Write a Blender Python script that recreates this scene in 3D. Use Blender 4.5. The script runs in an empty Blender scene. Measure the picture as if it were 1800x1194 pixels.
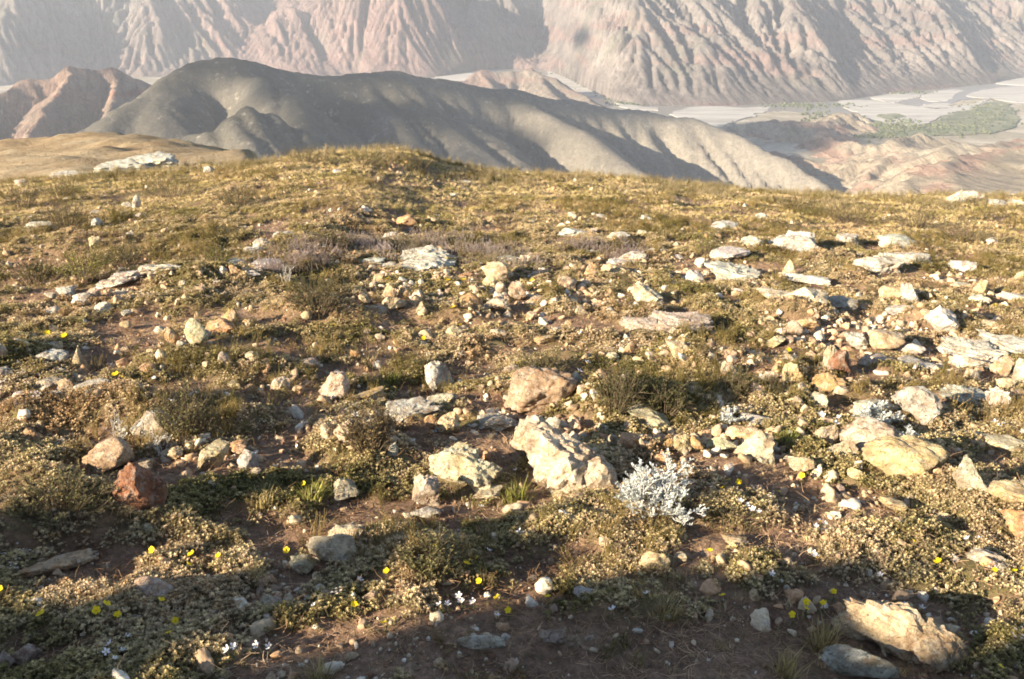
import bpy, bmesh, math, random
import numpy as np
from math import radians as R
from mathutils import Vector, Matrix

# ------------------------------------------------------------------ camera, sky, sun, exposure
SC = bpy.context.scene
EYE = 1.5
FPX = 1693.0                      # focal length in pixels of an 1800 px wide frame
DEP = R(20.4)                     # the camera looks this far below the horizon
SUN_AZ = R(34)                    # shadows run to the right and this far away from the camera
SUN_EL = R(17.5)

cam_data = bpy.data.cameras.new("camera")
cam = bpy.data.objects.new("camera", cam_data)
SC.collection.objects.link(cam)
cam.location = (0, 0, EYE)
cam.rotation_euler = (R(90) - DEP, 0, 0)
cam_data.sensor_width = 36
cam_data.lens = 36 * FPX / 1800
cam_data.clip_start = 0.05
cam_data.clip_end = 40000
SC.camera = cam

world = bpy.data.worlds.new("World"); SC.world = world; world.use_nodes = True
wn = world.node_tree.nodes; wl = world.node_tree.links
sky = wn.new("ShaderNodeTexSky"); sky.sky_type = 'NISHITA'; sky.sun_disc = False
sky.sun_elevation = SUN_EL
SUN_FROM = Vector((-math.cos(SUN_AZ) * math.cos(SUN_EL), -math.sin(SUN_AZ) * math.cos(SUN_EL), math.sin(SUN_EL)))
sky.sun_rotation = math.atan2(SUN_FROM.x, SUN_FROM.y)
sky.altitude = 3500; sky.air_density = 1.0; sky.dust_density = 1.2; sky.ozone_density = 1.0
wl.new(sky.outputs[0], wn["Background"].inputs[0])
wn["Background"].inputs[1].default_value = 0.086

sun_data = bpy.data.lights.new("sun", 'SUN'); sun_data.energy = 5.0; sun_data.angle = R(0.5)
sun_data.color = (1.0, 0.90, 0.75)
sun = bpy.data.objects.new("sun", sun_data); SC.collection.objects.link(sun)
sun.rotation_euler = SUN_FROM.to_track_quat('Z', 'Y').to_euler()

SC.view_settings.view_transform = 'Standard'; SC.view_settings.look = 'None'
SC.view_settings.exposure = 1.88; SC.view_settings.gamma = 1; SC.view_settings.use_curve_mapping = False
SC.view_settings.use_white_balance = True; SC.view_settings.white_balance_temperature = 7250; SC.view_settings.white_balance_tint = 10
SC.cycles.use_denoising = True
SC.cycles.max_bounces = 6; SC.cycles.diffuse_bounces = 3; SC.cycles.transmission_bounces = 3
SC.cycles.volume_bounces = 1; SC.cycles.transparent_max_bounces = 4
SC.cycles.filter_width = 1.8

rng = np.random.default_rng(7)
random.seed(7)

# ------------------------------------------------------------------ pixels and rays
def ray(px, py):
    px = np.asarray(px, float); py = np.asarray(py, float)
    a = (px - 900) / FPX; b = (597 - py) / FPX
    c, s = math.cos(DEP), math.sin(DEP)
    return a + 0 * b, c + b * s + 0 * a, -s + b * c + 0 * a         # x, y, z

def at_y(px, py, y):
    """world point on the line of sight of a photo pixel, y metres ahead"""
    x, yy, z = ray(px, py)
    t = y / yy
    return np.stack([x * t, 0 * t + y, EYE + z * t], -1)

def at_z(px, py, z0):
    x, y, z = ray(px, py)
    t = (z0 - EYE) / z
    return np.stack([x * t, y * t, 0 * t + z0], -1)

def to_px(p):
    c, s = math.cos(DEP), math.sin(DEP)
    x, y, z = p[..., 0], p[..., 1], p[..., 2] - EYE
    d = y * c - z * s; u = y * s + z * c
    return 900 + FPX * x / d, 597 - FPX * u / d

# ------------------------------------------------------------------ noise
_perm = np.random.default_rng(11).permutation(256).astype(np.int64)
_perm = np.concatenate([_perm, _perm, _perm])
_ang = np.random.default_rng(12).uniform(0, 2 * np.pi, 256)
_g3 = np.random.default_rng(13).normal(size=(256, 3)); _g3 /= np.linalg.norm(_g3, axis=1)[:, None]

def pn2(x, y, seed=0):
    x = np.asarray(x, float) + seed * 17.31; y = np.asarray(y, float) - seed * 9.77
    xi = np.floor(x).astype(np.int64); yi = np.floor(y).astype(np.int64)
    fx = x - xi; fy = y - yi
    u = fx * fx * fx * (fx * (fx * 6 - 15) + 10); v = fy * fy * fy * (fy * (fy * 6 - 15) + 10)
    xi &= 255; yi &= 255
    def g(dx, dy):
        h = _perm[_perm[(xi + dx) & 255] + ((yi + dy) & 255)]
        a = _ang[h]
        return np.cos(a) * (fx - dx) + np.sin(a) * (fy - dy)
    a = g(0, 0) * (1 - u) + g(1, 0) * u
    b = g(0, 1) * (1 - u) + g(1, 1) * u
    return 1.5 * (a * (1 - v) + b * v)

def fbm(x, y, seed=0, octs=4, gain=.5):
    s = 0; a = 1; t = 0
    for k in range(octs):
        s = s + a * pn2(x * 2 ** k, y * 2 ** k, seed + k * 3); t += a; a *= gain
    return s / t

def pn3(p, seed=0):
    p = p + seed * 7.13
    i = np.floor(p).astype(np.int64); f = p - i
    w = f * f * f * (f * (f * 6 - 15) + 10); i &= 255
    out = 0
    for dx in (0, 1):
        for dy in (0, 1):
            for dz in (0, 1):
                h = _perm[_perm[_perm[(i[:, 0] + dx) & 255] + ((i[:, 1] + dy) & 255)] + ((i[:, 2] + dz) & 255)]
                g = _g3[h]
                d = g[:, 0] * (f[:, 0] - dx) + g[:, 1] * (f[:, 1] - dy) + g[:, 2] * (f[:, 2] - dz)
                out = out + d * (w[:, 0] if dx else 1 - w[:, 0]) * (w[:, 1] if dy else 1 - w[:, 1]) * (w[:, 2] if dz else 1 - w[:, 2])
    return 1.5 * out

def smooth(a, b, x):
    t = np.clip((x - a) / (b - a), 0, 1); return t * t * (3 - 2 * t)

# ------------------------------------------------------------------ mesh helpers
C = SC.collection
def mesh_np(name, verts, faces, mat=None, shade=True):
    """verts (n,3); faces (m,3) or (m,4)"""
    verts = np.asarray(verts, np.float32); faces = np.asarray(faces, np.int32)
    me = bpy.data.meshes.new(name)
    n, k = faces.shape
    me.vertices.add(len(verts)); me.vertices.foreach_set('co', verts.ravel())
    me.loops.add(n * k); me.loops.foreach_set('vertex_index', faces.ravel())
    me.polygons.add(n)
    me.polygons.foreach_set('loop_start', np.arange(0, n * k, k, dtype=np.int32))
    me.update(calc_edges=True)
    if shade: me.polygons.foreach_set('use_smooth', np.ones(n, bool))
    if mat: me.materials.append(mat)
    return me

def obj(name, me, parent=None, loc=None):
    o = bpy.data.objects.new(name, me); C.objects.link(o)
    if parent: o.parent = parent
    if loc is not None: o.location = loc
    return o

def tag(o, label=None, cat=None, group=None, kind=None):
    if label: o['label'] = label
    if cat: o['category'] = cat
    if group: o['group'] = group
    if kind: o['kind'] = kind
    return o

def grid_mesh(name, X, Y, Z, mat):
    ny, nx = X.shape
    idx = np.arange(nx * ny).reshape(ny, nx)
    f = np.stack([idx[:-1, :-1], idx[:-1, 1:], idx[1:, 1:], idx[1:, :-1]], -1).reshape(-1, 4)
    return mesh_np(name, np.stack([X, Y, Z], -1).reshape(-1, 3), f, mat)

# ------------------------------------------------------------------ material helper
class NT:
    def __init__(s, name):
        s.m = bpy.data.materials.new(name); s.m.use_nodes = True
        s.n = s.m.node_tree.nodes; s.l = s.m.node_tree.links
        s.n.clear(); s.out = s.n.new('ShaderNodeOutputMaterial')
    def node(s, t, **kw):
        n = s.n.new(t)
        for k, v in kw.items():
            if k in ('operation', 'blend_type', 'data_type', 'attribute_name', 'attribute_type', 'noise_dimensions', 'feature', 'wave_type', 'bands_direction', 'distance', 'noise_type', 'clamp'):
                setattr(n, k, v)
            elif k == 'inp':
                for a, b in v.items():
                    if isinstance(b, bpy.types.NodeSocket): s.l.new(b, n.inputs[a])
                    else: n.inputs[a].default_value = b
        return n
    def noise(s, vec, scale, detail=5, rough=.55, dist=0):
        n = s.node('ShaderNodeTexNoise', inp={'Scale': scale, 'Detail': detail, 'Roughness': rough, 'Distortion': dist})
        if vec: s.l.new(vec, n.inputs['Vector'])
        return n.outputs[0]
    def ramp(s, fac, stops):
        n = s.n.new('ShaderNodeValToRGB'); s.l.new(fac, n.inputs[0]); cr = n.color_ramp
        while len(cr.elements) < len(stops): cr.elements.new(.5)
        for e, (p, c) in zip(cr.elements, stops):
            e.position = p; e.color = (c, c, c, 1) if isinstance(c, (int, float)) else (*c, 1)
        return n.outputs[0]
    def mix(s, fac, a, b, mode='MIX'):
        n = s.n.new('ShaderNodeMix'); n.data_type = 'RGBA'; n.blend_type = mode
        for sock, v in ((n.inputs[0], fac), (n.inputs[6], a), (n.inputs[7], b)):
            if isinstance(v, bpy.types.NodeSocket): s.l.new(v, sock)
            elif isinstance(v, (int, float)): sock.default_value = v
            else: sock.default_value = (*v, 1)
        return n.outputs[2]
    def math(s, op, a, b=0.0):
        n = s.n.new('ShaderNodeMath'); n.operation = op
        for sock, v in ((n.inputs[0], a), (n.inputs[1], b)):
            if isinstance(v, bpy.types.NodeSocket): s.l.new(v, sock)
            else: sock.default_value = v
        return n.outputs[0]
    def bump(s, h, strength, dist, prev=None):
        n = s.n.new('ShaderNodeBump'); n.inputs['Strength'].default_value = strength; n.inputs['Distance'].default_value = dist
        s.l.new(h, n.inputs['Height'])
        if prev: s.l.new(prev, n.inputs['Normal'])
        return n.outputs[0]
    def finish(s, col, rough=.9, normal=None, spec=.2, trans=0):
        p = s.n.new('ShaderNodeBsdfPrincipled')
        if isinstance(col, bpy.types.NodeSocket): s.l.new(col, p.inputs['Base Color'])
        else: p.inputs['Base Color'].default_value = (*col, 1)
        p.inputs['Roughness'].default_value = rough; p.inputs['Specular IOR Level'].default_value = spec
        if normal: s.l.new(normal, p.inputs['Normal'])
        sh = p.outputs[0]
        if trans:
            t = s.n.new('ShaderNodeBsdfTranslucent')
            if isinstance(col, bpy.types.NodeSocket): s.l.new(col, t.inputs[0])
            else: t.inputs[0].default_value = (*col, 1)
            m = s.n.new('ShaderNodeMixShader'); m.inputs[0].default_value = trans
            s.l.new(sh, m.inputs[1]); s.l.new(t.outputs[0], m.inputs[2]); sh = m.outputs[0]
        s.l.new(sh, s.out.inputs[0]); return s.m
    def pos(s):
        return s.n.new('ShaderNodeNewGeometry').outputs['Position']
    def ocoord(s):
        return s.n.new('ShaderNodeTexCoord').outputs['Object']
    def mapping(s, vec, scale=(1, 1, 1), rot=(0, 0, 0), loc=(0, 0, 0)):
        n = s.n.new('ShaderNodeMapping'); s.l.new(vec, n.inputs[0])
        n.inputs['Scale'].default_value = scale; n.inputs['Rotation'].default_value = rot; n.inputs['Location'].default_value = loc
        return n.outputs[0]
# ------------------------------------------------------------------ the far country
FLOOR = -600.0

def erode(Z, dx, iters, K, m=.45, diff=0., fixed=None):
    """stream-power incision: every cell cuts down towards its steepest lower neighbour"""
    ny, nx = Z.shape; Z = Z.copy(); N = nx * ny
    ids = np.arange(N).reshape(ny, nx)
    fx = np.zeros((ny, nx), bool) if fixed is None else fixed
    for it in range(iters):
        P = np.pad(Z, 1, mode='edge'); best = np.zeros_like(Z); rec = ids.copy()
        I = np.pad(ids, 1, mode='edge'); dd = np.full(Z.shape, dx)
        for a in (-1, 0, 1):
            for b in (-1, 0, 1):
                if a == b == 0: continue
                L = dx * math.hypot(a, b)
                s = (Z - P[1 + a:ny + 1 + a, 1 + b:nx + 1 + b]) / L
                w = s > best
                best = np.where(w, s, best); rec = np.where(w, I[1 + a:ny + 1 + a, 1 + b:nx + 1 + b], rec); dd = np.where(w, L, dd)
        zf = Z.ravel(); order = np.argsort(zf)
        rl = rec.ravel().tolist(); A = [dx * dx] * N
        ol = order.tolist()
        for i in reversed(ol):
            r = rl[i]
            if r != i: A[r] += A[i]
        F = (K * np.asarray(A) ** m / dd.ravel()).tolist()
        zl = zf.tolist()
        fl = fx.ravel().tolist()
        for i in ol:
            r = rl[i]
            if r != i and not fl[i]:
                f = F[i]; zl[i] = (zl[i] + f * zl[r]) / (1 + f)
        Z = np.asarray(zl).reshape(ny, nx)
        if diff:
            P = np.pad(Z, 1, mode='edge')
            Z = Z + diff * (P[:-2, 1:-1] + P[2:, 1:-1] + P[1:-1, :-2] + P[1:-1, 2:] - 4 * Z)
    return Z

def crest_height(X, Y, lines, rnd=60., k=12.):
    """highest of many ridge lines; line = (points (x,y,z), slope)"""
    H = np.full(X.shape, -1e4)
    for pts, sl in lines:
        for (a, b) in zip(pts[:-1], pts[1:]):
            ax, ay, az = a; bx, by, bz = b
            L2 = (bx - ax) ** 2 + (by - ay) ** 2 + 1e-6
            t = np.clip(((X - ax) * (bx - ax) + (Y - ay) * (by - ay)) / L2, 0, 1)
            d = np.hypot(X - ax - t * (bx - ax), Y - ay - t * (by - ay))
            h = az + t * (bz - az) - sl * (np.sqrt(d * d + rnd * rnd) - rnd)
            m = np.maximum(H, h)
            H = m + k * np.log(np.exp((H - m) / k) + np.exp((h - m) / k))
    return H

def rock_land_mat(name, cols, red, scale=1.0, green=None, streak=(1, 1, 1), shrub=0.0, zone=None):
    t = NT(name); p = t.pos()
    n1 = t.noise(t.mapping(p, (.0011 / scale, .0011 / scale, .004 / scale)), 1, 6, .6, .6)
    base = t.ramp(n1, [(.33, cols[0]), (.5, cols[1]), (.66, cols[2])])
    # tilted red beds
    if zone:
        sx = t.n.new('ShaderNodeSeparateXYZ'); t.l.new(p, sx.inputs[0])
        zf = t.ramp(t.math('ADD', t.math('MULTIPLY', sx.outputs[0], 1 / 6000.), t.math('ADD', .5, t.math('MULTIPLY', t.math('SUBTRACT', t.noise(p, .0012, 4), .5), .35))), zone)
        base = t.mix(zf, base, t.mix(t.noise(t.mapping(p, (.002, .002, .02), rot=(R(20), R(30), 0)), 1, 5, .6, 1.), (.185, .105, .095), (.28, .20, .175)))
    st = t.noise(t.mapping(p, (.0009 / scale, .0009 / scale, .010 / scale), rot=(R(28), R(22), 0)), 1, 4, .5, .8)
    base = t.mix(t.ramp(st, [(.52, 0.), (.6, red[1])]), base, red[0])
    n2 = t.noise(p, .02 / scale, 8, .7)
    base = t.mix(.55, base, t.ramp(n2, [(.3, .35), (.7, 1.0)]), 'MULTIPLY')
    fine = t.noise(p, .09 / scale, 6, .75)
    base = t.mix(.5, base, t.ramp(fine, [(.35, .5), (.62, 1.15)]), 'MULTIPLY')
    sk = t.noise(t.mapping(t.mapping(p, rot=(0, 0, R(-22))), (.022 / scale, .0022 / scale, .004 / scale)), 1, 7, .72, .35)
    base = t.mix(.75, base, t.ramp(sk, [(.36, .55), (.5, 1.0), (.62, 1.3)]), 'MULTIPLY')
    if green:
        g = t.noise(p, .0016 / scale, 5, .6)
        base = t.mix(t.math('MULTIPLY', t.ramp(g, [(green[1], 0.), (green[1] + .12, 1.)]), green[2]), base, green[0])
    if shrub:
        sp = t.noise(p, .12 / scale, 3, .8)
        base = t.mix(t.ramp(sp, [(.6, 0.), (.66, shrub)]), base, (.06, .07, .04))
    b = t.bump(sk, .9, 26 * scale); b = t.bump(n2, .7, 22 * scale, b); b = t.bump(fine, .6, 6 * scale, b)
    return t.finish(base, .95, b, .05)

# --- far mountain wall across the river
base_px = np.array([(-400, 156), (0, 152), (150, 138), (330, 134), (430, 128), (600, 140), (760, 137), (870, 121), (960, 122),
                    (1010, 143), (1062, 172), (1120, 186), (1250, 187), (1380, 182), (1470, 179), (1560, 165), (1660, 156), (1740, 148),
                    (1800, 136), (2200, 120)])
bw = at_z(base_px[:, 0], base_px[:, 1], FLOOR)
dx = 14.0
xs = np.arange(-6200, 6200, dx); ys = np.arange(4700, 9000, dx)
X, Y = np.meshgrid(xs, ys)
o_ = np.argsort(bw[:, 0]); base_y = np.interp(X, bw[o_, 0], bw[o_, 1])
k_ = 9; ker = np.ones(k_) / k_
by1 = np.convolve(np.pad(base_y[0], k_ // 2, mode='edge'), ker, 'valid'); base_y = np.tile(by1, (len(ys), 1))
D = Y - base_y
Dp = np.maximum(D, 0)
H = FLOOR + 0.60 * Dp - .00008 * Dp ** 2
def spur(pb, pt, amp, wd, up=1400.):
    """a ridge (amp > 0) or side valley (amp < 0) from a foot at pixel pb up to pixel pt near the top of the picture"""
    global H
    a = at_z(pb[0], pb[1], FLOOR); 
    x, y, z = ray(pt[0], pt[1]); 
    # walk up the line of sight until it meets the plain inclined face
    for tt in np.linspace(5500, 9500, 400):
        q = np.array([x * tt / y, tt, EYE + z * tt / y]); yb = np.interp(q[0], xs, by1)
        if tt - yb > 0 and FLOOR + .6 * (tt - yb) > q[2]: break
    bx, by_ = a[0] + (q[0] - a[0]) * 2, a[1] + (q[1] - a[1]) * 2
    L2 = (bx - a[0]) ** 2 + (by_ - a[1]) ** 2
    t = ((X - a[0]) * (bx - a[0]) + (Y - a[1]) * (by_ - a[1])) / L2
    tc = np.clip(t, 0, 1)
    d = np.hypot(X - a[0] - tc * (bx - a[0]), Y - a[1] - tc * (by_ - a[1]))
    H = H + amp * np.maximum(1 - d / wd, 0) ** 1.3 * smooth(0, .25, t + .03)
spur((185, 112), (140, 0), -190, 420); spur((60, 130), (20, 20), 90, 420)
spur((300, 130), (260, 0), 110, 480)
spur((440, 118), (600, 6), 250, 520); spur((432, 100), (500, 0), -190, 300)
spur((610, 138), (650, 0), -80, 160); spur((700, 138), (705, 0), 90, 260); spur((770, 135), (800, 0), -90, 200)
spur((850, 122), (870, 0), 100, 300)
spur((975, 128), (960, 0), -110, 240); spur((1120, 185), (1050, 20), 150, 520)
spur((1300, 187), (1230, 0), 60, 400); spur((1500, 176), (1400, 0), 70, 420); spur((1720, 150), (1640, 0), 80, 450)
Hc = H + Dp ** .5 * 1.6 * fbm(X / 420 + Dp / 900, Y / 900, 5, 3)
H = H + Dp ** .5 * 1.0 * fbm(X / 420 + Dp / 900, Y / 900, 5, 4) * 1.6
H = H + (D > 0) * (15 * fbm((X + .40 * Dp + 260 * fbm(X / 1100, Y / 1100, 88, 2)) / 260, Y / 1300, 8, 4, .6) * (.5 + smooth(-.3, .4, fbm(X / 700, Y / 700, 89, 2))) + 2.5 * rng.normal(size=X.shape))
fixed = D <= 0
H = np.where(fixed, FLOOR - 4 - .06 * (-D), H)
H0 = H.copy(); H = erode(H, dx, 16, .075, .58, .0, fixed); H = np.where(fixed, H, .36 * H + .64 * Hc)
_s = X + .42 * Dp + 150 * fbm(X / 900, Y / 700, 77, 3)
for wl, am, sd in ((420., 34., 1), (190., 17., 2), (90., 7., 3)):
    g_ = pn2(_s / wl + .25 * fbm(X / wl, Y / wl, sd + 60, 2), Dp / (wl * 7), sd + 70)
    H = H - (D > 0) * 1.3 * am * smooth(0, 260, Dp) * np.exp(-np.abs(g_) * 9)
H = np.where(fixed, H0, H)
H = H + (D > 0) * 4 * fbm(X / 40, Y / 40, 9, 3)
wall_mat = rock_land_mat('far_mountain_rock', [(.14, .124, .115), (.19, .166, .15), (.25, .22, .197)], ((.25, .155, .135), .5), 1.0, ((.15, .15, .11), .55, .6), zone=[(.02, .0), (.17, .75), (.40, .75), (.50, .05)])
mo = obj('mountain', grid_mesh('mountain', X, Y, H, wall_mat)); tag(mo, kind='structure')

# --- valley floor, river, bars and fields
t = NT('valley_floor_soil'); p = t.pos()
n1 = t.noise(p, .004, 8, .65, .5)
c = t.ramp(n1, [(.35, (.20, .19, .14)), (.5, (.33, .28, .21)), (.65, (.48, .43, .35))])
c = t.mix(t.ramp(t.noise(p, .03, 6, .8), [(.55, 0.), (.62, .6)]), c, (.08, .10, .06))
floor_mat = t.finish(c, .95, t.bump(t.noise(p, .02, 8, .7), .5, 6), .1)
n = 60; gx = np.linspace(-9000, 9000, n); gy = np.linspace(1000, 12000, n); GX, GY = np.meshgrid(gx, gy)
fo = obj('valley_floor', grid_mesh('valley_floor', GX, GY, np.full(GX.shape, FLOOR - 2.0), floor_mat)); tag(fo, kind='structure')

def densify(pts, n=8, wob=0., seed=0):
    pts = np.array(pts, float); out = []
    N = len(pts)
    for i in range(N):
        p0, p1, p2, p3 = pts[i - 1], pts[i], pts[(i + 1) % N], pts[(i + 2) % N]
        for k in range(n):
            s = k / n
            out.append(.5 * ((2 * p1) + (-p0 + p2) * s + (2 * p0 - 5 * p1 + 4 * p2 - p3) * s * s + (-p0 + 3 * p1 - 3 * p2 + p3) * s ** 3))
    return np.array(out)

def flat_patch(name, pxs, z, mat, label=None):
    q = densify(pxs, 22)
    w = at_z(q[:, 0], q[:, 1], z)
    a_ = fbm(w[:, 0] / 150, w[:, 1] / 150, 3, 5, .7); b_ = fbm(w[:, 0] / 170, w[:, 1] / 170, 4, 5, .7); w[:, 0] += 45 * a_; w[:, 1] += 70 * b_
    bm = bmesh.new(); top = [bm.verts.new(v) for v in w]
    f = bm.faces.new(top)
    ex = bmesh.ops.extrude_face_region(bm, geom=[f])
    for v in [e for e in ex['geom'] if isinstance(e, bmesh.types.BMVert)]: v.co.z -= 1.6
    bmesh.ops.triangulate(bm, faces=bm.faces[:]); bmesh.ops.recalc_face_normals(bm, faces=bm.faces[:])
    me = bpy.data.meshes.new(name); bm.to_mesh(me); bm.free(); me.materials.append(mat)
    o = obj(name, me); tag(o, label, kind='structure'); return o
t = NT('river_water'); p = t.pos()
water_mat = t.finish(t.mix(t.noise(p, .006, 4), (.17, .165, .15), (.24, .225, .20)), .28, t.bump(t.noise(p, .2, 3), .08, .3), .4)
t = NT('river_sand'); p = t.pos()
sand_mat = t.finish(t.mix(t.ramp(t.noise(t.mapping(p, (.003, .012, .01)), 1, 7, .65, 1.), [(.35, 0.), (.65, 1.)]), (.30, .28, .25), (.50, .47, .42)), .9, t.bump(t.noise(p, .05, 5), .3, 2), .1)
t = NT('valley_fields'); p = t.pos()
field_mat = t.finish(t.mix(t.ramp(t.noise(p, .012, 7, .7), [(.35, 0.), (.6, 1.)]), (.10, .125, .075), (.24, .23, .16)), .95, t.bump(t.noise(p, .05, 5, .8), .8, 8), .05)
flat_patch('river', [(980, 118), (1040, 150), (1085, 178), (1200, 180), (1400, 177), (1500, 168), (1600, 156), (1700, 148), (1790, 133), (2000, 122), (2300, 122),
                     (2300, 190), (1900, 180), (1790, 182), (1720, 172), (1600, 196), (1500, 205), (1330, 196), (1250, 232), (1060, 215), (900, 150), (760, 150), (740, 128), (860, 112)], FLOOR, water_mat)
z1 = FLOOR + 1.6
flat_patch('sandbar', [(1180, 200), (1230, 187), (1300, 189), (1352, 188), (1330, 200), (1290, 213), (1262, 223), (1235, 222), (1205, 212)], z1, sand_mat)
flat_patch('sandbar', [(1080, 180), (1120, 186), (1160, 190), (1150, 194), (1100, 190)], z1, sand_mat)
flat_patch('sandbar', [(1475, 179), (1530, 176), (1590, 184), (1640, 190), (1700, 184), (1745, 173), (1715, 186), (1660, 205), (1620, 219), (1575, 222), (1530, 212), (1500, 196)], z1, sand_mat)
flat_patch('sandbar', [(1535, 171), (1580, 165), (1625, 166), (1600, 172), (1570, 180), (1545, 176)], z1, sand_mat)
flat_patch('sandbar', [(1618, 172), (1650, 160), (1690, 158), (1680, 166), (1668, 176), (1640, 178)], z1, sand_mat)
flat_patch('sandbar', [(1700, 168), (1740, 156), (1800, 152), (1900, 150), (1900, 175), (1800, 180), (1750, 175)], z1, sand_mat)
flat_patch('sandbar', [(1750, 146), (1800, 138), (1880, 138), (1880, 148), (1800, 150)], z1, sand_mat)
flat_patch('sandbar', [(1620, 186), (1650, 181), (1672, 183), (1665, 190), (1635, 191)], z1, sand_mat)
flat_patch('sandbar', [(962, 126), (1000, 128), (1025, 145), (1062, 160), (1075, 170), (1040, 172), (1010, 168), (985, 150)], z1, sand_mat)
flat_patch('sandbar', [(765, 138), (790, 129), (840, 126), (870, 130), (860, 140), (790, 147)], z1, sand_mat)
flat_patch('field', [(1500, 200), (1545, 214), (1600, 224), (1640, 215), (1700, 192), (1760, 178), (1785, 200), (1775, 226), (1700, 236), (1600, 240), (1540, 238), (1505, 222)], FLOOR + 3.0, field_mat)
flat_patch('field', [(1540, 201), (1575, 200), (1590, 206), (1560, 209)], FLOOR + 3.0, field_mat)
flat_patch('field', [(1000, 122), (1045, 134), (1080, 150), (1098, 168), (1075, 166), (1030, 146)], FLOOR + 4.2, field_mat)

# --- hills in the middle distance
def P(px, py, y, dz=0): 
    q = at_y(px, py, y); return (float(q[0]), float(q[1]), float(q[2]) + dz)
def hill(name, x0, x1, y0, y1, dx, lines, rnd, mat, it, K, diff, noise=(6., 260.), low=FLOOR - 5, jit=1.0, m=.42, blend=1., keep=None):
    X, Y = np.meshgrid(np.arange(x0, x1, dx), np.arange(y0, y1, dx))
    H = crest_height(X, Y, lines, rnd)
    H = H + noise[0] * fbm(X / noise[1], Y / noise[1], 21, 4) * 2 + jit * np.random.default_rng(3).normal(size=X.shape)
    fx = H < low
    Hc_ = H; H = erode(H, dx, it, K, m, diff, fx); 
    w_ = blend
    if keep:
        d_ = -crest_height(X, Y, [([(a, b, 0.) for a, b, c in keep], 1.)], 1.)
        w_ = blend * (.06 + .94 * smooth(20, 190, d_))
    H = w_ * H + (1 - w_) * Hc_
    if keep:
        cy_ = np.interp(X, [q[0] for q in keep], [q[1] for q in keep]); dn = cy_ - Y
        for wl, am, sd in ((330., 42., 1), (110., 27., 2)):
            g_ = pn2((X - .40 * dn + 60 * fbm(X / 500, Y / 500, 91, 2)) / wl, dn / (wl * 7), sd + 80)
            H = H - am * (1 + .9 * smooth(-400, 300, X)) * smooth(0, 190, np.abs(dn)) * np.exp(-np.abs(g_) * 6)
    H = np.maximum(H, low - 60)
    return tag(obj(name, grid_mesh(name, X, Y, H, mat)), kind='structure')

# long dark rounded ridge
main = [P(150, 262, 2350), P(215, 195, 2500), P(290, 145, 2700), P(345, 119, 2800), P(390, 110, 2850), P(440, 115, 2880), P(520, 133, 2950), P(590, 141, 3000),
        P(640, 136, 3050), P(690, 132, 3080), P(780, 143, 3120), P(900, 164, 3200), P(1000, 180, 3250), P(1120, 197, 3300), P(1215, 212, 3300),
        P(1290, 240, 3200), P(1380, 283, 3000), P(1440, 318, 2850), P(1500, 365, 2650)]
lines = [(main, .62),
         ([P(400, 110, 2840), P(470, 128, 2700), P(530, 168, 2520), P(575, 218, 2350), P(600, 268, 2220), P(620, 330, 2050)], .9),
         ([P(340, 119, 2800), P(280, 180, 2550), P(215, 240, 2350)], .55),
         ([P(425, 180, 2150), P(350, 203, 2080), P(270, 243, 2000), P(200, 300, 1900)], .6), ([P(425, 180, 2150), P(440, 230, 1980), P(470, 300, 1850)], .7),
         ([P(430, 178, 2150), P(520, 215, 2150), P(590, 300, 2050)], .6),
         ([P(690, 132, 3080), P(780, 190, 2800), P(880, 270, 2500), P(950, 330, 2300)], .6),
         ([P(620, 136, 3040), P(700, 210, 2700), P(760, 290, 2400)], .6),
         ([P(900, 164, 3200), P(1020, 230, 2850), P(1130, 300, 2550), P(1200, 350, 2350)], .6),
         ]
t = NT('dark_hill_turf'); p = t.pos()
n1 = t.noise(p, .0045, 7, .6, .4)
c = t.ramp(n1, [(.3, (.07, .066, .054)), (.55, (.11, .10, .082)), (.7, (.15, .135, .112))])
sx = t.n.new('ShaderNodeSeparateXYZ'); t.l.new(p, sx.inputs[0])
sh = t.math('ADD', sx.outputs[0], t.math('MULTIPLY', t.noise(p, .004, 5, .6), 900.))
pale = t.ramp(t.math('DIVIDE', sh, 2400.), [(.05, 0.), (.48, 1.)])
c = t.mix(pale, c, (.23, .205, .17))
c = t.mix(.6, c, t.ramp(t.noise(p, .05, 7, .75), [(.3, .5), (.66, 1.12)]), 'MULTIPLY')
c = t.mix(t.ramp(t.noise(p, .14, 3, .8), [(.56, 0.), (.62, .55)]), c, (.06, .055, .035))
c = t.mix(t.ramp(t.noise(t.mapping(p, loc=(500, 0, 0)), .03, 6, .75), [(.58, 0.), (.66, .5)]), c, (.34, .30, .25))
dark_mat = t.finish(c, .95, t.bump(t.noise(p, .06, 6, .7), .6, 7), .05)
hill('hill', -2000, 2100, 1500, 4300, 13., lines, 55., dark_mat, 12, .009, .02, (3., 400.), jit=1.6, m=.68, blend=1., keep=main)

# red badland hill on the left
lines = [([P(-250, 175, 3000), P(-60, 160, 3200), P(40, 130, 3400), P(120, 107, 3500), P(200, 110, 3600), P(250, 130, 3700), P(310, 150, 3800), P(380, 175, 3900)], .62),
         ([P(130, 107, 3500), P(70, 180, 3050), P(20, 260, 2700)], .7),
         ([P(205, 112, 3600), P(190, 180, 3150), P(150, 250, 2800)], .75),
         ([P(250, 130, 3700), P(260, 190, 3250), P(240, 260, 2900)], .75),
         ([P(-60, 160, 3200), P(-80, 230, 2800)], .6)]
red_mat = rock_land_mat('red_badland_rock', [(.25, .19, .15), (.33, .22, .17), (.42, .33, .25)], ((.30, .12, .09), .85), .6, ((.17, .15, .09), .62, .5))
hill('hill', -2700, -900, 2300, 4700, 12., lines, 30., red_mat, 16, .30, .015, (8., 200.))

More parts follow.
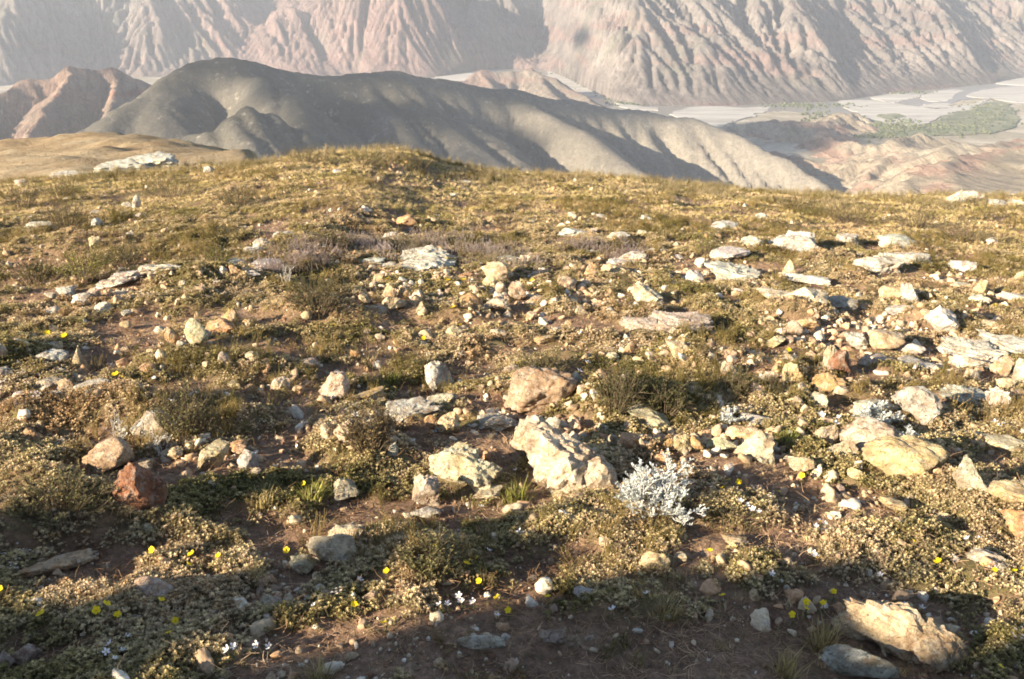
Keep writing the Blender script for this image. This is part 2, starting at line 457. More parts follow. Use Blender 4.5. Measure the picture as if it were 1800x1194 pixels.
# small bare knoll in front of the far river
lines = [([P(760, 160, 5200), P(800, 140, 5300), P(845, 121, 5400), P(930, 118, 5450), P(975, 134, 5300), P(1030, 165, 5000), P(1075, 190, 4700)], .6),
         ([P(850, 121, 5400), P(880, 170, 4900)], .7), ([P(935, 119, 5450), P(980, 165, 4900)], .7)]
knoll_mat = rock_land_mat('knoll_rock', [(.20, .17, .14), (.27, .22, .18), (.33, .27, .22)], ((.28, .17, .14), .5), .6)
hill('hill', -900, 900, 4300, 6400, 14., lines, 30., knoll_mat, 12, .28, .02, (8., 200.))

# broken sandy badlands below the meadow on the right
lines = [([P(1200, 240, 4100), P(1290, 206, 4150), P(1370, 199, 4100), P(1430, 212, 3900), P(1490, 240, 3600), P(1560, 285, 3200)], .45),
         ([P(1320, 240, 3500), P(1400, 262, 3350), P(1470, 300, 3100), P(1500, 345, 2800)], .55),
         ([P(1500, 262, 3200), P(1560, 236, 3350), P(1620, 222, 3500), P(1660, 232, 3500), P(1700, 250, 3400)], .6),
         ([P(1620, 222, 3500), P(1560, 262, 3150), P(1500, 310, 2850)], .6),
         ([P(1640, 255, 3000), P(1700, 240, 3150), P(1780, 235, 3300), P(1900, 225, 3500), P(2200, 215, 3600)], .5),
         ([P(1450, 372, 2300), P(1520, 325, 2450), P(1600, 283, 2600), P(1680, 262, 2700), P(1760, 250, 2800), P(1900, 225, 2950), P(2200, 200, 3100)], .5),
         ([P(1680, 262, 2700), P(1700, 330, 2250), P(1700, 400, 1900)], .5),
         ([P(1860, 230, 2900), P(1850, 300, 2400), P(1840, 380, 2000)], .5),
         ([P(1560, 300, 2550), P(1600, 360, 2150)], .55),
         ([P(1440, 205, 3950), P(1480, 192, 4250), P(1500, 188, 4450)], .4)]
sandy_mat = rock_land_mat('sandy_badland_rock', [(.33, .275, .20), (.39, .32, .24), (.47, .41, .31)], ((.42, .26, .20), .75), .5, None, shrub=.0)
hill('hill', 700, 3600, 1500, 4700, 13., lines, 35., sandy_mat, 16, .34, .012, (16., 150.), jit=2.5)
# ------------------------------------------------------------------ clouds, high above the valley, outside the picture
HAZE = 4.3e-5
CLOUD_Z = 2600.
t = NT('cloud_white'); cloud_mat = t.finish((.85, .85, .87), 1., None, 0.)
_ico = None
def unit_ico(sub, cache={}):
    if sub not in cache:
        bm = bmesh.new(); bmesh.ops.create_icosphere(bm, subdivisions=sub, radius=1)
        cache[sub] = (np.array([v.co[:] for v in bm.verts]), np.array([[v.index for v in f.verts] for f in bm.faces])); bm.free()
    return cache[sub]
def cloud(spots, seed):
    """spots: (px, py, y, z on the ground, half width along x, half width along y) - where its shade falls"""
    r = np.random.default_rng(seed); V = []; F = []; k = 0
    uv, uf = unit_ico(1)
    for px, py, y, wx, wy, n, lim in spots:
        g = at_y(px, py, y)
        h = CLOUD_Z - g[2]
        cx = g[0] - h / math.tan(SUN_EL) * math.cos(SUN_AZ); cy = g[1] - h / math.tan(SUN_EL) * math.sin(SUN_AZ)
        for i in range(n):
            a = r.uniform(0, 2 * np.pi); q = abs(r.normal()) * .55
            if q > lim: q = lim * r.uniform()
            s = r.uniform(12, 40) * (1.25 - .5 * min(q, 1)) * min(1., wx / 320)
            ox, oy, oz = q * wx * math.cos(a), q * wy * math.sin(a), r.uniform(-14, 14)
            V.append(uv * np.array([s, s, s * .7]) + [cx + ox, cy + oy, CLOUD_Z + oz]); F.append(uf + k); k += len(uv)
    me = mesh_np('cloud', np.concatenate(V), np.concatenate(F), cloud_mat)
    tag(obj('cloud', me), kind='structure')
# x, y are metres on the ground; the sun is low, so the cloud lies far up-sun of its shade
cloud([(400, 128, 2820, 220, 70, 110, 1.2), (500, 165, 2600, 120, 230, 480, 1.2), (540, 225, 2350, 120, 170, 420, 1.2), (500, 218, 2080, 70, 110, 190, 1.2)], 1)
cloud([(690, 142, 3060, 280, 60, 130, 1.2), (780, 210, 2850, 210, 200, 130, 1.2), (900, 178, 3150, 260, 100, 170, 1.2), (1090, 195, 3330, 260, 60, 220, 1.1)], 2)
cloud([(1330, 222, 3950, 330, 420, 900, 1.1)], 3)
cloud([(1018, 66, 6500, 230, 330, 420, 1.)], 4)
cloud([(235, 125, 3700, 240, 130, 260, 1.2)], 5)
# ------------------------------------------------------------------ the meadow
EDGE_Y = 14.0
_epx = np.array([(-900, 400), (-300, 345), (0, 322), (110, 312), (200, 300), (300, 296), (380, 293), (440, 290), (500, 277), (545, 268), (600, 270), (690, 262), (750, 282),
                 (810, 301), (900, 309), (1000, 311), (1100, 318), (1200, 327), (1300, 337), (1400, 346), (1500, 352), (1600, 356), (1700, 354), (1800, 356), (2100, 356), (2700, 350)])
_ew = at_y(_epx[:, 0], _epx[:, 1] + 5, EDGE_Y)
_ex = np.linspace(_ew[0, 0], _ew[-1, 0], 400); _ez = np.interp(_ex, _ew[:, 0], _ew[:, 2])
_kw = np.exp(-np.linspace(-2, 2, 15) ** 2); _kw /= _kw.sum()
_ez = np.convolve(np.pad(_ez, 7, mode='edge'), _kw, 'valid')

soil_px = [  # bare reddish soil: centre pixel, half width, half height in pixels
    (700, 1150, 330, 34), (1040, 1110, 230, 36), (480, 1060, 90, 34), (520, 1000, 60, 30), (1470, 905, 150, 40), (1250, 1110, 130, 40), (440, 920, 90, 25),
    (700, 900, 70, 30), (1330, 625, 120, 18), (1480, 660, 80, 20), (880, 560, 110, 16), (520, 700, 130, 36), (640, 540, 70, 18), (1660, 490, 110, 12),
    (470, 560, 70, 25), (1240, 820, 80, 30), (820, 650, 70, 25), (1600, 575, 70, 18), (1000, 760, 60, 25), (330, 690, 60, 25), (1340, 480, 60, 12),
    (80, 1150, 90, 40), (930, 1000, 80, 26), (1130, 700, 80, 30), (760, 780, 80, 30), (990, 620, 80, 16), (1700, 560, 60, 20)]

def macro(x, y):
    x = np.asarray(x, float); y = np.asarray(y, float)
    e = np.interp(x, _ex, _ez)
    yc = np.clip(y / EDGE_Y, 0, None)
    z = np.where(yc < 1, e * np.power(np.clip(yc, 1e-6, 1), 1.18), e)
    d = np.clip(y - EDGE_Y, 0, None)
    z = z - .11 * 1.18 * d - .016 * d * d / (1 + .0165 * d)
    # the ground also falls off to both sides
    a = np.clip(np.abs(x) - 14, 0, None)
    z = z - .012 * a * a / (1 + .012 * a)
    # knoll behind and to the left, whose shade lies over the nearest ground
    al = x * math.cos(SUN_AZ) + y * math.sin(SUN_AZ); c = -x * math.sin(SUN_AZ) + y * math.cos(SUN_AZ)
    hc = np.interp(c, KN[:, 0], KN[:, 1]) * smooth(-9, -2, c) * (1 - smooth(6.5, 12, c))
    z = z + hc * np.exp(-((al - KNOLL_A) / np.where(al > KNOLL_A, 1.5, 5.)) ** 2)
    b = np.clip(-y - 12, 0, None)
    z = z - .04 * np.exp(-((al - KNOLL_A) / 2.) ** 2) * smooth(-9, -2, c) * (1 - smooth(6.5, 12, c))
    return z - .008 * b * b / (1 + .02 * b)

KNOLL_A = -4.2
_cc = np.linspace(-10, 13, 260)
KN = np.stack([_cc, 0 * _cc], 1)

def ground_hit(px, py, f=None):
    """where the line of sight of a pixel first meets the ground"""
    x, y, z = ray(px, py)
    x = np.atleast_1d(x); y = np.atleast_1d(y); z = np.atleast_1d(z)
    t = np.full(x.shape, .8)
    for k in range(70):
        h = EYE + z * t - macro(x * t, y * t)
        t = np.where(h > .002, np.minimum(t + h * 1.1 + .002, 19 / y), t)
    f = f or macro
    if f is not macro:
        for k in range(4):
            t = t + np.clip((EYE + z * t - f(x * t, y * t)) / (-z - .07 * y + .06), -.2, .2) * .8
    return np.stack([x * t, y * t, f(x * t, y * t)], -1)

# height of the knoll's crest, from where the edge of its shade runs over the ground
_sc = np.array([(-6, 7.), (-1, 4.2), (.3, 3.4), (.8, 2.9), (1.0, 2.1), (1.15, 1.75), (1.35, 2.15), (1.5, 2.35), (1.62, 1.5), (1.75, 2.0), (1.88, 1.35), (1.96, .2), (2.1, .1), (2.2, 1.7), (2.32, 1.9), (2.41, .2), (2.6, .0), (2.75, .8),
               (2.95, .6), (3.1, .3), (3.4, .0), (3.9, -.5), (5, -.9), (9, -1)])      # how far the knoll's shade reaches, across its width
_c, _al = _sc[:, 0], _sc[:, 1]
_s = np.stack([_al * math.cos(SUN_AZ) - _c * math.sin(SUN_AZ), _al * math.sin(SUN_AZ) + _c * math.cos(SUN_AZ)], 1)
_s = np.stack([_s[:, 0], _s[:, 1], macro(_s[:, 0], _s[:, 1])], 1)
_bx = (KNOLL_A * math.cos(SUN_AZ) - _c * math.sin(SUN_AZ), KNOLL_A * math.sin(SUN_AZ) + _c * math.cos(SUN_AZ))
_h = _s[:, 2] + (_al - KNOLL_A) * math.tan(SUN_EL) - macro(_bx[0], _bx[1])
_o = np.argsort(_c)
_hh = np.interp(_cc, _c[_o], _h[_o])
_kk = np.array([.1, .8, .1]); _kk /= _kk.sum()
KN = np.stack([_cc, np.convolve(np.pad(_hh, 1, mode='edge'), _kk, 'valid')], 1)

_sw = ground_hit([s[0] for s in soil_px], [s[1] for s in soil_px])
_sl = ground_hit([s[0] + s[2] for s in soil_px], [s[1] for s in soil_px])
_sb = ground_hit([s[0] for s in soil_px], [s[1] - s[3] for s in soil_px])
SOIL = [(w[0], w[1], max(.05, np.hypot(*(l - w)[:2])), max(.05, abs(b[1] - w[1]))) for w, l, b in zip(_sw, _sl, _sb)]

def cover(x, y):
    """0 bare soil .. 1 thick plant cover"""
    n = fbm(x * 2.1, y * 2.1, 31, 4) * .9 + fbm(x * .55, y * .55, 33, 2) * .45
    v = smooth(-.16, .14, n + .0 + .05 * np.clip(y - 3, 0, 6) / 2)
    s = np.zeros_like(v)
    wob = .35 * fbm(x * 5, y * 5, 37, 3)
    for cx, cy, rx, ry in SOIL:
        s = np.maximum(s, 1 - smooth(.7, 1.25, np.hypot((x - cx) / rx, (y - cy) / ry) + wob))
    v = np.clip(v * (1 - .93 * s), 0, 1)
    for cx, cy, h, rx, ry in MOUNDS:
        v = np.maximum(v, .9 * np.exp(-(((x - cx) / rx) ** 2 + ((y - cy) / ry) ** 2) ** 1.5) * smooth(-.5, .1, wob))
    return v

_mp = [(1120, 725, .17, .34, .16), (100, 905, .13, .34, .20), (215, 735, .13, .26, .14), (-30, 650, .16, .3, .2), (1395, 560, .13, .3, .14), (1590, 745, .09, .25, .12),
       (640, 795, .10, .2, .12), (470, 655, .10, .24, .14), (60, 740, .1, .2, .12), (1500, 700, .07, .2, .1), (100, 440, .16, .5, .3), (330, 500, .14, .5, .2), (560, 560, .13, .4, .2), (1000, 640, .08, .25, .12),
       (780, 560, .12, .35, .14), (1230, 640, .1, .3, .14), (760, 1000, .08, .22, .14), (1300, 905, .06, .2, .12), (980, 930, .04, .15, .1), (330, 1160, .05, .2, .08), (1120, 1080, .05, .18, .06), (1650, 570, .1, .3, .12)]
_mw = ground_hit([m[0] for m in _mp], [m[1] for m in _mp])
MOUNDS = [(w[0], w[1], m[2] * .68, m[3] * .85, m[4] * .9) for w, m in zip(_mw, _mp)]
def mounds(x, y):
    z = 0 * x; w1 = .3 * fbm(x * 3.5, y * 3.5, 201, 2)
    for cx, cy, h, rx, ry in MOUNDS:
        z = np.maximum(z, h * np.exp(-(((x - cx) / rx) ** 2 + ((y - cy) / ry) ** 2 + w1 * 1.2).clip(0) ** 1.6))
    return z

def G(x, y, detail=True):
    x = np.asarray(x, float); y = np.asarray(y, float)
    z = macro(x, y)
    z = z + .035 * fbm(x * .9, y * .9, 41, 3) * smooth(0, 3, np.hypot(x, y) + 1)
    far = 1 / (1 + np.hypot(x, y) * .0)
    z = z + .044 * fbm(x * 2.6, y * 2.6, 43, 4) + mounds(x, y)
    if detail:
        z = z + .034 * cover(x, y) * (.8 + .8 * pn2(x * 6, y * 6, 45)) + .009 * fbm(x * 18, y * 18, 47, 3, .7)
    al = x * math.cos(SUN_AZ) + y * math.sin(SUN_AZ)
    z = z + .07 * fbm(x * 2.3, y * 2.3, 49, 3) * np.exp(-((al - KNOLL_A) / 2.) ** 2)
    return z

def axis(fine, nfine, lo, hi, grow=1.055):
    a = list(np.linspace(fine[0], fine[1], nfine)); s = a[1] - a[0]
    st = s
    while a[-1] < hi: st *= grow; a.append(a[-1] + st)
    st = s
    while a[0] > lo: st *= grow; a.insert(0, a[0] - st)
    return np.array(a)
gx = axis((-2.8, 2.8), 300, -900, 900, 1.035)
gy = axis((1.2, 5.4), 260, -260, 1500, 1.03)
X, Y = np.meshgrid(gx, gy)
Z = np.maximum(G(X, Y), FLOOR - 40)
t = NT('meadow_soil'); p = t.pos()
n1 = t.noise(p, 2.2, 6, .65, .3)
soil = t.ramp(n1, [(.3, (.17, .10, .065)), (.5, (.28, .175, .115)), (.7, (.38, .26, .17))])
lit = t.noise(p, 28, 6, .75)
soil = t.mix(.75, soil, t.ramp(lit, [(.32, .3), (.5, .85), (.66, 1.75)]), 'MULTIPLY')
litter = t.ramp(t.noise(p, 75, 4, .8), [(.54, 0.), (.60, .7)])
soil = t.mix(litter, soil, (.30, .21, .12))
moss = t.mix(t.noise(p, 45, 4, .8), (.08, .075, .025), (.24, .20, .08))
at = t.n.new('ShaderNodeAttribute'); at.attribute_name = 'cover'
fac = t.math('MULTIPLY', at.outputs['Fac'], t.ramp(t.noise(p, 9, 5, .7), [(.35, .35), (.6, .95)]))
col = t.mix(fac, soil, moss)
b = t.bump(lit, 1., .022); b = t.bump(t.noise(p, 110, 4, .8), .7, .004, b)
ground_mat = t.finish(col, .95, b, .1)
gm = grid_mesh('meadow_ground', X, Y, Z, ground_mat)
a = gm.attributes.new('cover', 'FLOAT', 'POINT')
cv = cover(X, Y); a.data.foreach_set('value', cv.ravel().astype(np.float32))
tag(obj('meadow_ground', gm), kind='structure')

# brown grassy hill beyond the left edge of the meadow
hx = np.linspace(-260, -8, 200); hy = np.linspace(46, 330, 220); HX, HY = np.meshgrid(hx, hy)
bl = [([P(-500, 262, 190), P(-150, 250, 185), P(0, 247, 180), P(60, 242, 175), P(150, 232, 165), P(215, 240, 150), P(262, 258, 135), P(330, 268, 120), P(400, 277, 110), P(450, 287, 100), P(520, 320, 92)], .30),
      ([P(-300, 330, 80), P(-100, 300, 95), P(60, 275, 110), P(150, 262, 125), P(200, 262, 130)], .22),
      ([P(-200, 360, 70), P(0, 312, 80), P(150, 300, 86), P(280, 293, 92), P(400, 300, 95)], .18),
      ([P(60, 250, 170), P(60, 300, 100)], .2), ([P(-200, 262, 170), P(-200, 330, 90)], .2)]
HH = crest_height(HX, HY, bl, 5., .6)
_k = np.clip(HY - 190, 0, None)
HH = HH - 40 * smooth(-.27, -.2, HX / HY) - 30 * smooth(-24, -12, HX) - .8 + 2.4 * fbm(HX / 16, HY / 16, 61, 5, .6) + .25 * fbm(HX / 3, HY / 3, 63, 2)
t = NT('brown_turf'); p = t.pos()
c = t.ramp(t.noise(p, .09, 7, .65, .6), [(.3, (.20, .14, .08)), (.5, (.33, .245, .15)), (.68, (.44, .36, .24))])
c = t.mix(.55, c, t.ramp(t.noise(p, 1.1, 6, .8), [(.3, .55), (.7, 1.2)]), 'MULTIPLY')
c = t.mix(t.ramp(t.noise(p, .35, 6, .8), [(.60, 0.), (.66, .7)]), c, (.09, .07, .035))
brown_mat = t.finish(c, .95, t.bump(t.noise(p, .8, 6, .8), .8, .5), .05)
tag(obj('hill', grid_mesh('hill', HX, HY, HH, brown_mat)), kind='structure')
# ------------------------------------------------------------------ rocks
t = NT('limestone'); oc = t.ocoord(); p = t.pos()
oi = t.n.new('ShaderNodeObjectInfo'); bc = oi.outputs['Color']; al = oi.outputs['Alpha']
n1 = t.noise(p, 9, 7, .65, .5)
c = t.mix(.85, bc, t.ramp(n1, [(.3, .45), (.5, .92), (.7, 1.35)]), 'MULTIPLY')
rustm = t.ramp(t.noise(t.mapping(p, (1, 1, 1), loc=(3, 7, 1)), 6.5, 5, .65, .7), [(.52, 0.), (.66, .6)])
c = t.mix(rustm, c, t.mix(.75, bc, (.80, .52, .26), 'MULTIPLY'))
lich = t.math('MULTIPLY', al, t.ramp(t.noise(p, 24, 6, .75), [(.50, 0.), (.57, 1.)]))
c = t.mix(lich, c, (.62, .59, .50))
dk = t.ramp(t.noise(p, 55, 5, .8), [(.36, .4), (.5, 1.0)])
c = t.mix(.8, c, dk, 'MULTIPLY')
dirt = t.ramp(t.noise(t.mapping(p, loc=(1, 5, 2)), 15, 6, .7, .4), [(.50, 0.), (.64, .75)]); c = t.mix(dirt, c, (.24, .155, .095))
dotm = t.ramp(t.noise(t.mapping(p, (1, 1, 1), loc=(9, 2, 4)), 85, 2, .5), [(.66, 0.), (.70, .7)])
c = t.mix(dotm, c, (.07, .06, .045))
fine = t.noise(p, 60, 7, .75)
cr = t.n.new('ShaderNodeTexVoronoi'); cr.feature = 'DISTANCE_TO_EDGE'; cr.inputs['Scale'].default_value = 11
dw = t.mix(.12, p, t.n.new('ShaderNodeTexNoise').outputs[1], 'ADD'); t.l.new(dw, cr.inputs['Vector'])
crk = t.ramp(cr.outputs['Distance'], [(.0, 0.), (.05, 1.)])
b = t.bump(crk, .5, .01); b = t.bump(n1, .8, .03, b); b = t.bump(fine, 1., .012, b)
rock_mat = t.finish(c, .93, b, .15)

COL = dict(cream=(.60, .49, .33), tan=(.56, .42, .25), orange=(.54, .33, .16), rust=(.27, .125, .07), white=(.62, .565, .465), grey=(.47, .41, .32),
           pink=(.52, .39, .29), yellow=(.58, .46, .25), brown=(.38, .27, .18), reddish=(.40, .25, .16))

def rock_shape(dims, kind, seed, sub=4):
    """an angular weathered stone; dims are half sizes"""
    r = np.random.default_rng(seed)
    uv, uf = unit_ico(sub)
    K = {'block': 13, 'round': 18, 'slab': 12, 'outcrop': 13, 'shard': 10}[kind]
    lo = {'block': .42, 'round': .62, 'slab': .42, 'outcrop': .42, 'shard': .42}[kind]
    N = r.normal(size=(K, 3)); N /= np.linalg.norm(N, axis=1)[:, None]
    if kind in ('slab', 'outcrop'): N = np.vstack([N, [[r.normal() * .1, r.normal() * .1, 1]]])
    d = r.uniform(lo, .92, len(N))
    if kind in ('slab', 'outcrop'): d[-1] = .62
    dots = uv @ N.T
    rad = np.where(dots > .08, d / np.maximum(dots, .08), 9.)
    k = 48. if kind != 'round' else 20.
    R_ = -np.log(np.exp(-k * np.minimum(rad, 3)).sum(1) + np.exp(-k * 1.15)) / k
    v = uv * R_[:, None]
    ax = (v.max(0) - v.min(0)) / 2; v = v / ax
    tp_ = {'shard': .42, 'block': .14, 'round': .05}.get(kind, 0.); v[:, :2] *= (1 - tp_ * v[:, 2:3])
    sd = seed % 97
    big = pn3(v * 1.3, sd)[:, None] * .12 + pn3(v * 3.1, sd + 3)[:, None] * .10
    rid = (np.abs(pn3(v * 2.6, sd + 5)) ** .5)[:, None] * -.17 * (.4 if kind == 'round' else 1)
    sm = pn3(v * 7, sd + 9)[:, None] * .07
    if sub >= 5: sm = sm + pn3(v * 19, sd + 12)[:, None] * .03
    if kind == 'outcrop':
        big = big * 1.4 + pn3(v * np.array([3, 3, 4]), sd + 15)[:, None] * .12; rid = rid * 1.3; sm = sm * 1.4
        # stepped bedding
        st = np.round(v[:, 2] * 3 + .6 * pn3(v * 1.7, sd + 20)) / 3
        v[:, 2] = .45 * v[:, 2] + .55 * st
    v = v * (1 + big + rid + sm)
    return v * np.asarray(dims), uf

ROCKS = []                         # (object, px, py, width px, short name, colour word)
def box_to_world(x0, x1, y0, y1):
    cx = (x0 + x1) / 2
    g = ground_hit(cx, y1, lambda x, y: G(x, y, False))[0]
    d = math.sqrt(g[0] ** 2 + g[1] ** 2 + (EYE - g[2]) ** 2)
    dep = math.atan2(EYE - g[2], math.hypot(g[0], g[1]))
    mpp = d / FPX
    W = (x1 - x0) * mpp; Hh = (y1 - y0) * mpp
    return g, d, dep, W, Hh

def add_rock(x0, x1, y0, y1, col='tan', kind='block', label=None, short=None, roll=0., lich=.5, parts=None, name=None, seed=None, hf=1.):
    seed = seed if seed is not None else int(x0 * 7 + y0 * 13)
    V = []; F = []; n = 0; ref = None
    cvar = np.random.default_rng(seed).uniform(-.06, .06, 3) + np.random.default_rng(seed + 1).uniform(-.10, .10)
    for (a0, a1, b0, b1, kd, rl) in (parts or [(x0, x1, y0, y1, kind, roll)]):
        g, d, dep, W, Hh = box_to_world(a0, a1, b0, b1)
        D = min(.8 * W, Hh / math.sin(dep) * (.85 if kd in ('slab', 'outcrop') else .5))
        H = max((Hh - .6 * D * math.sin(dep)) / math.cos(dep), .3 * min(W, D)) * hf
        if kd == 'outcrop': H = min(H, .2 * W)
        if kd == 'shard': D = .5 * W; H = Hh / math.cos(dep)
        pxw = (a1 - a0)
        sub = 5 if pxw > 85 else (4 if pxw > 26 else 3)
        v, f = rock_shape((W / 2 * 1.13, D / 2 * 1.12, H * .66), kd, seed + len(V) * 31, sub)
        if rl:
            c, s = math.cos(R(rl)), math.sin(R(rl)); v = np.stack([v[:, 0] * c + v[:, 2] * s, v[:, 1], -v[:, 0] * s + v[:, 2] * c], -1)
        yaw = math.atan2(g[0], g[1])
        c, s = math.cos(-yaw), math.sin(-yaw); v = np.stack([v[:, 0] * c - v[:, 1] * s, v[:, 0] * s + v[:, 1] * c, v[:, 2]], -1)
        u = np.array([g[0], g[1]]) / math.hypot(g[0], g[1])
        cen = np.array([g[0] + u[0] * D / 2, g[1] + u[1] * D / 2, 0])
        cen[2] = float(G(cen[0], cen[1], False)) + H * .42 + .012
        if ref is None: ref = np.array([cen[0], cen[1], float(G(cen[0], cen[1]))])
        V.append(v + cen - ref); F.append(f + n); n += len(v)
    me = mesh_np('stone', np.concatenate(V), np.concatenate(F), rock_mat)
    if kind != 'round': me.set_sharp_from_angle(angle=R(24))
    if name is None: name = 'boulder' if (x1 - x0) > 70 and kind in ('block', 'round') else ('rock_outcrop' if kind == 'outcrop' else 'stone')
    o = obj(name, me, loc=ref)
    cc = np.clip(np.array(COL[col]) * (1 + cvar), 0, .9); o.color = (*cc, lich)
    o['_px'] = 0; del o['_px']
    ROCKS.append(dict(o=o, x=(x0 + x1) / 2, y=(y0 + y1) / 2, w=x1 - x0, h=y1 - y0, col=col, kind=kind, label=label, short=short, name=name, pos=ref, rad=(x1 - x0) / 2 * d / FPX, dep=D))
    return o
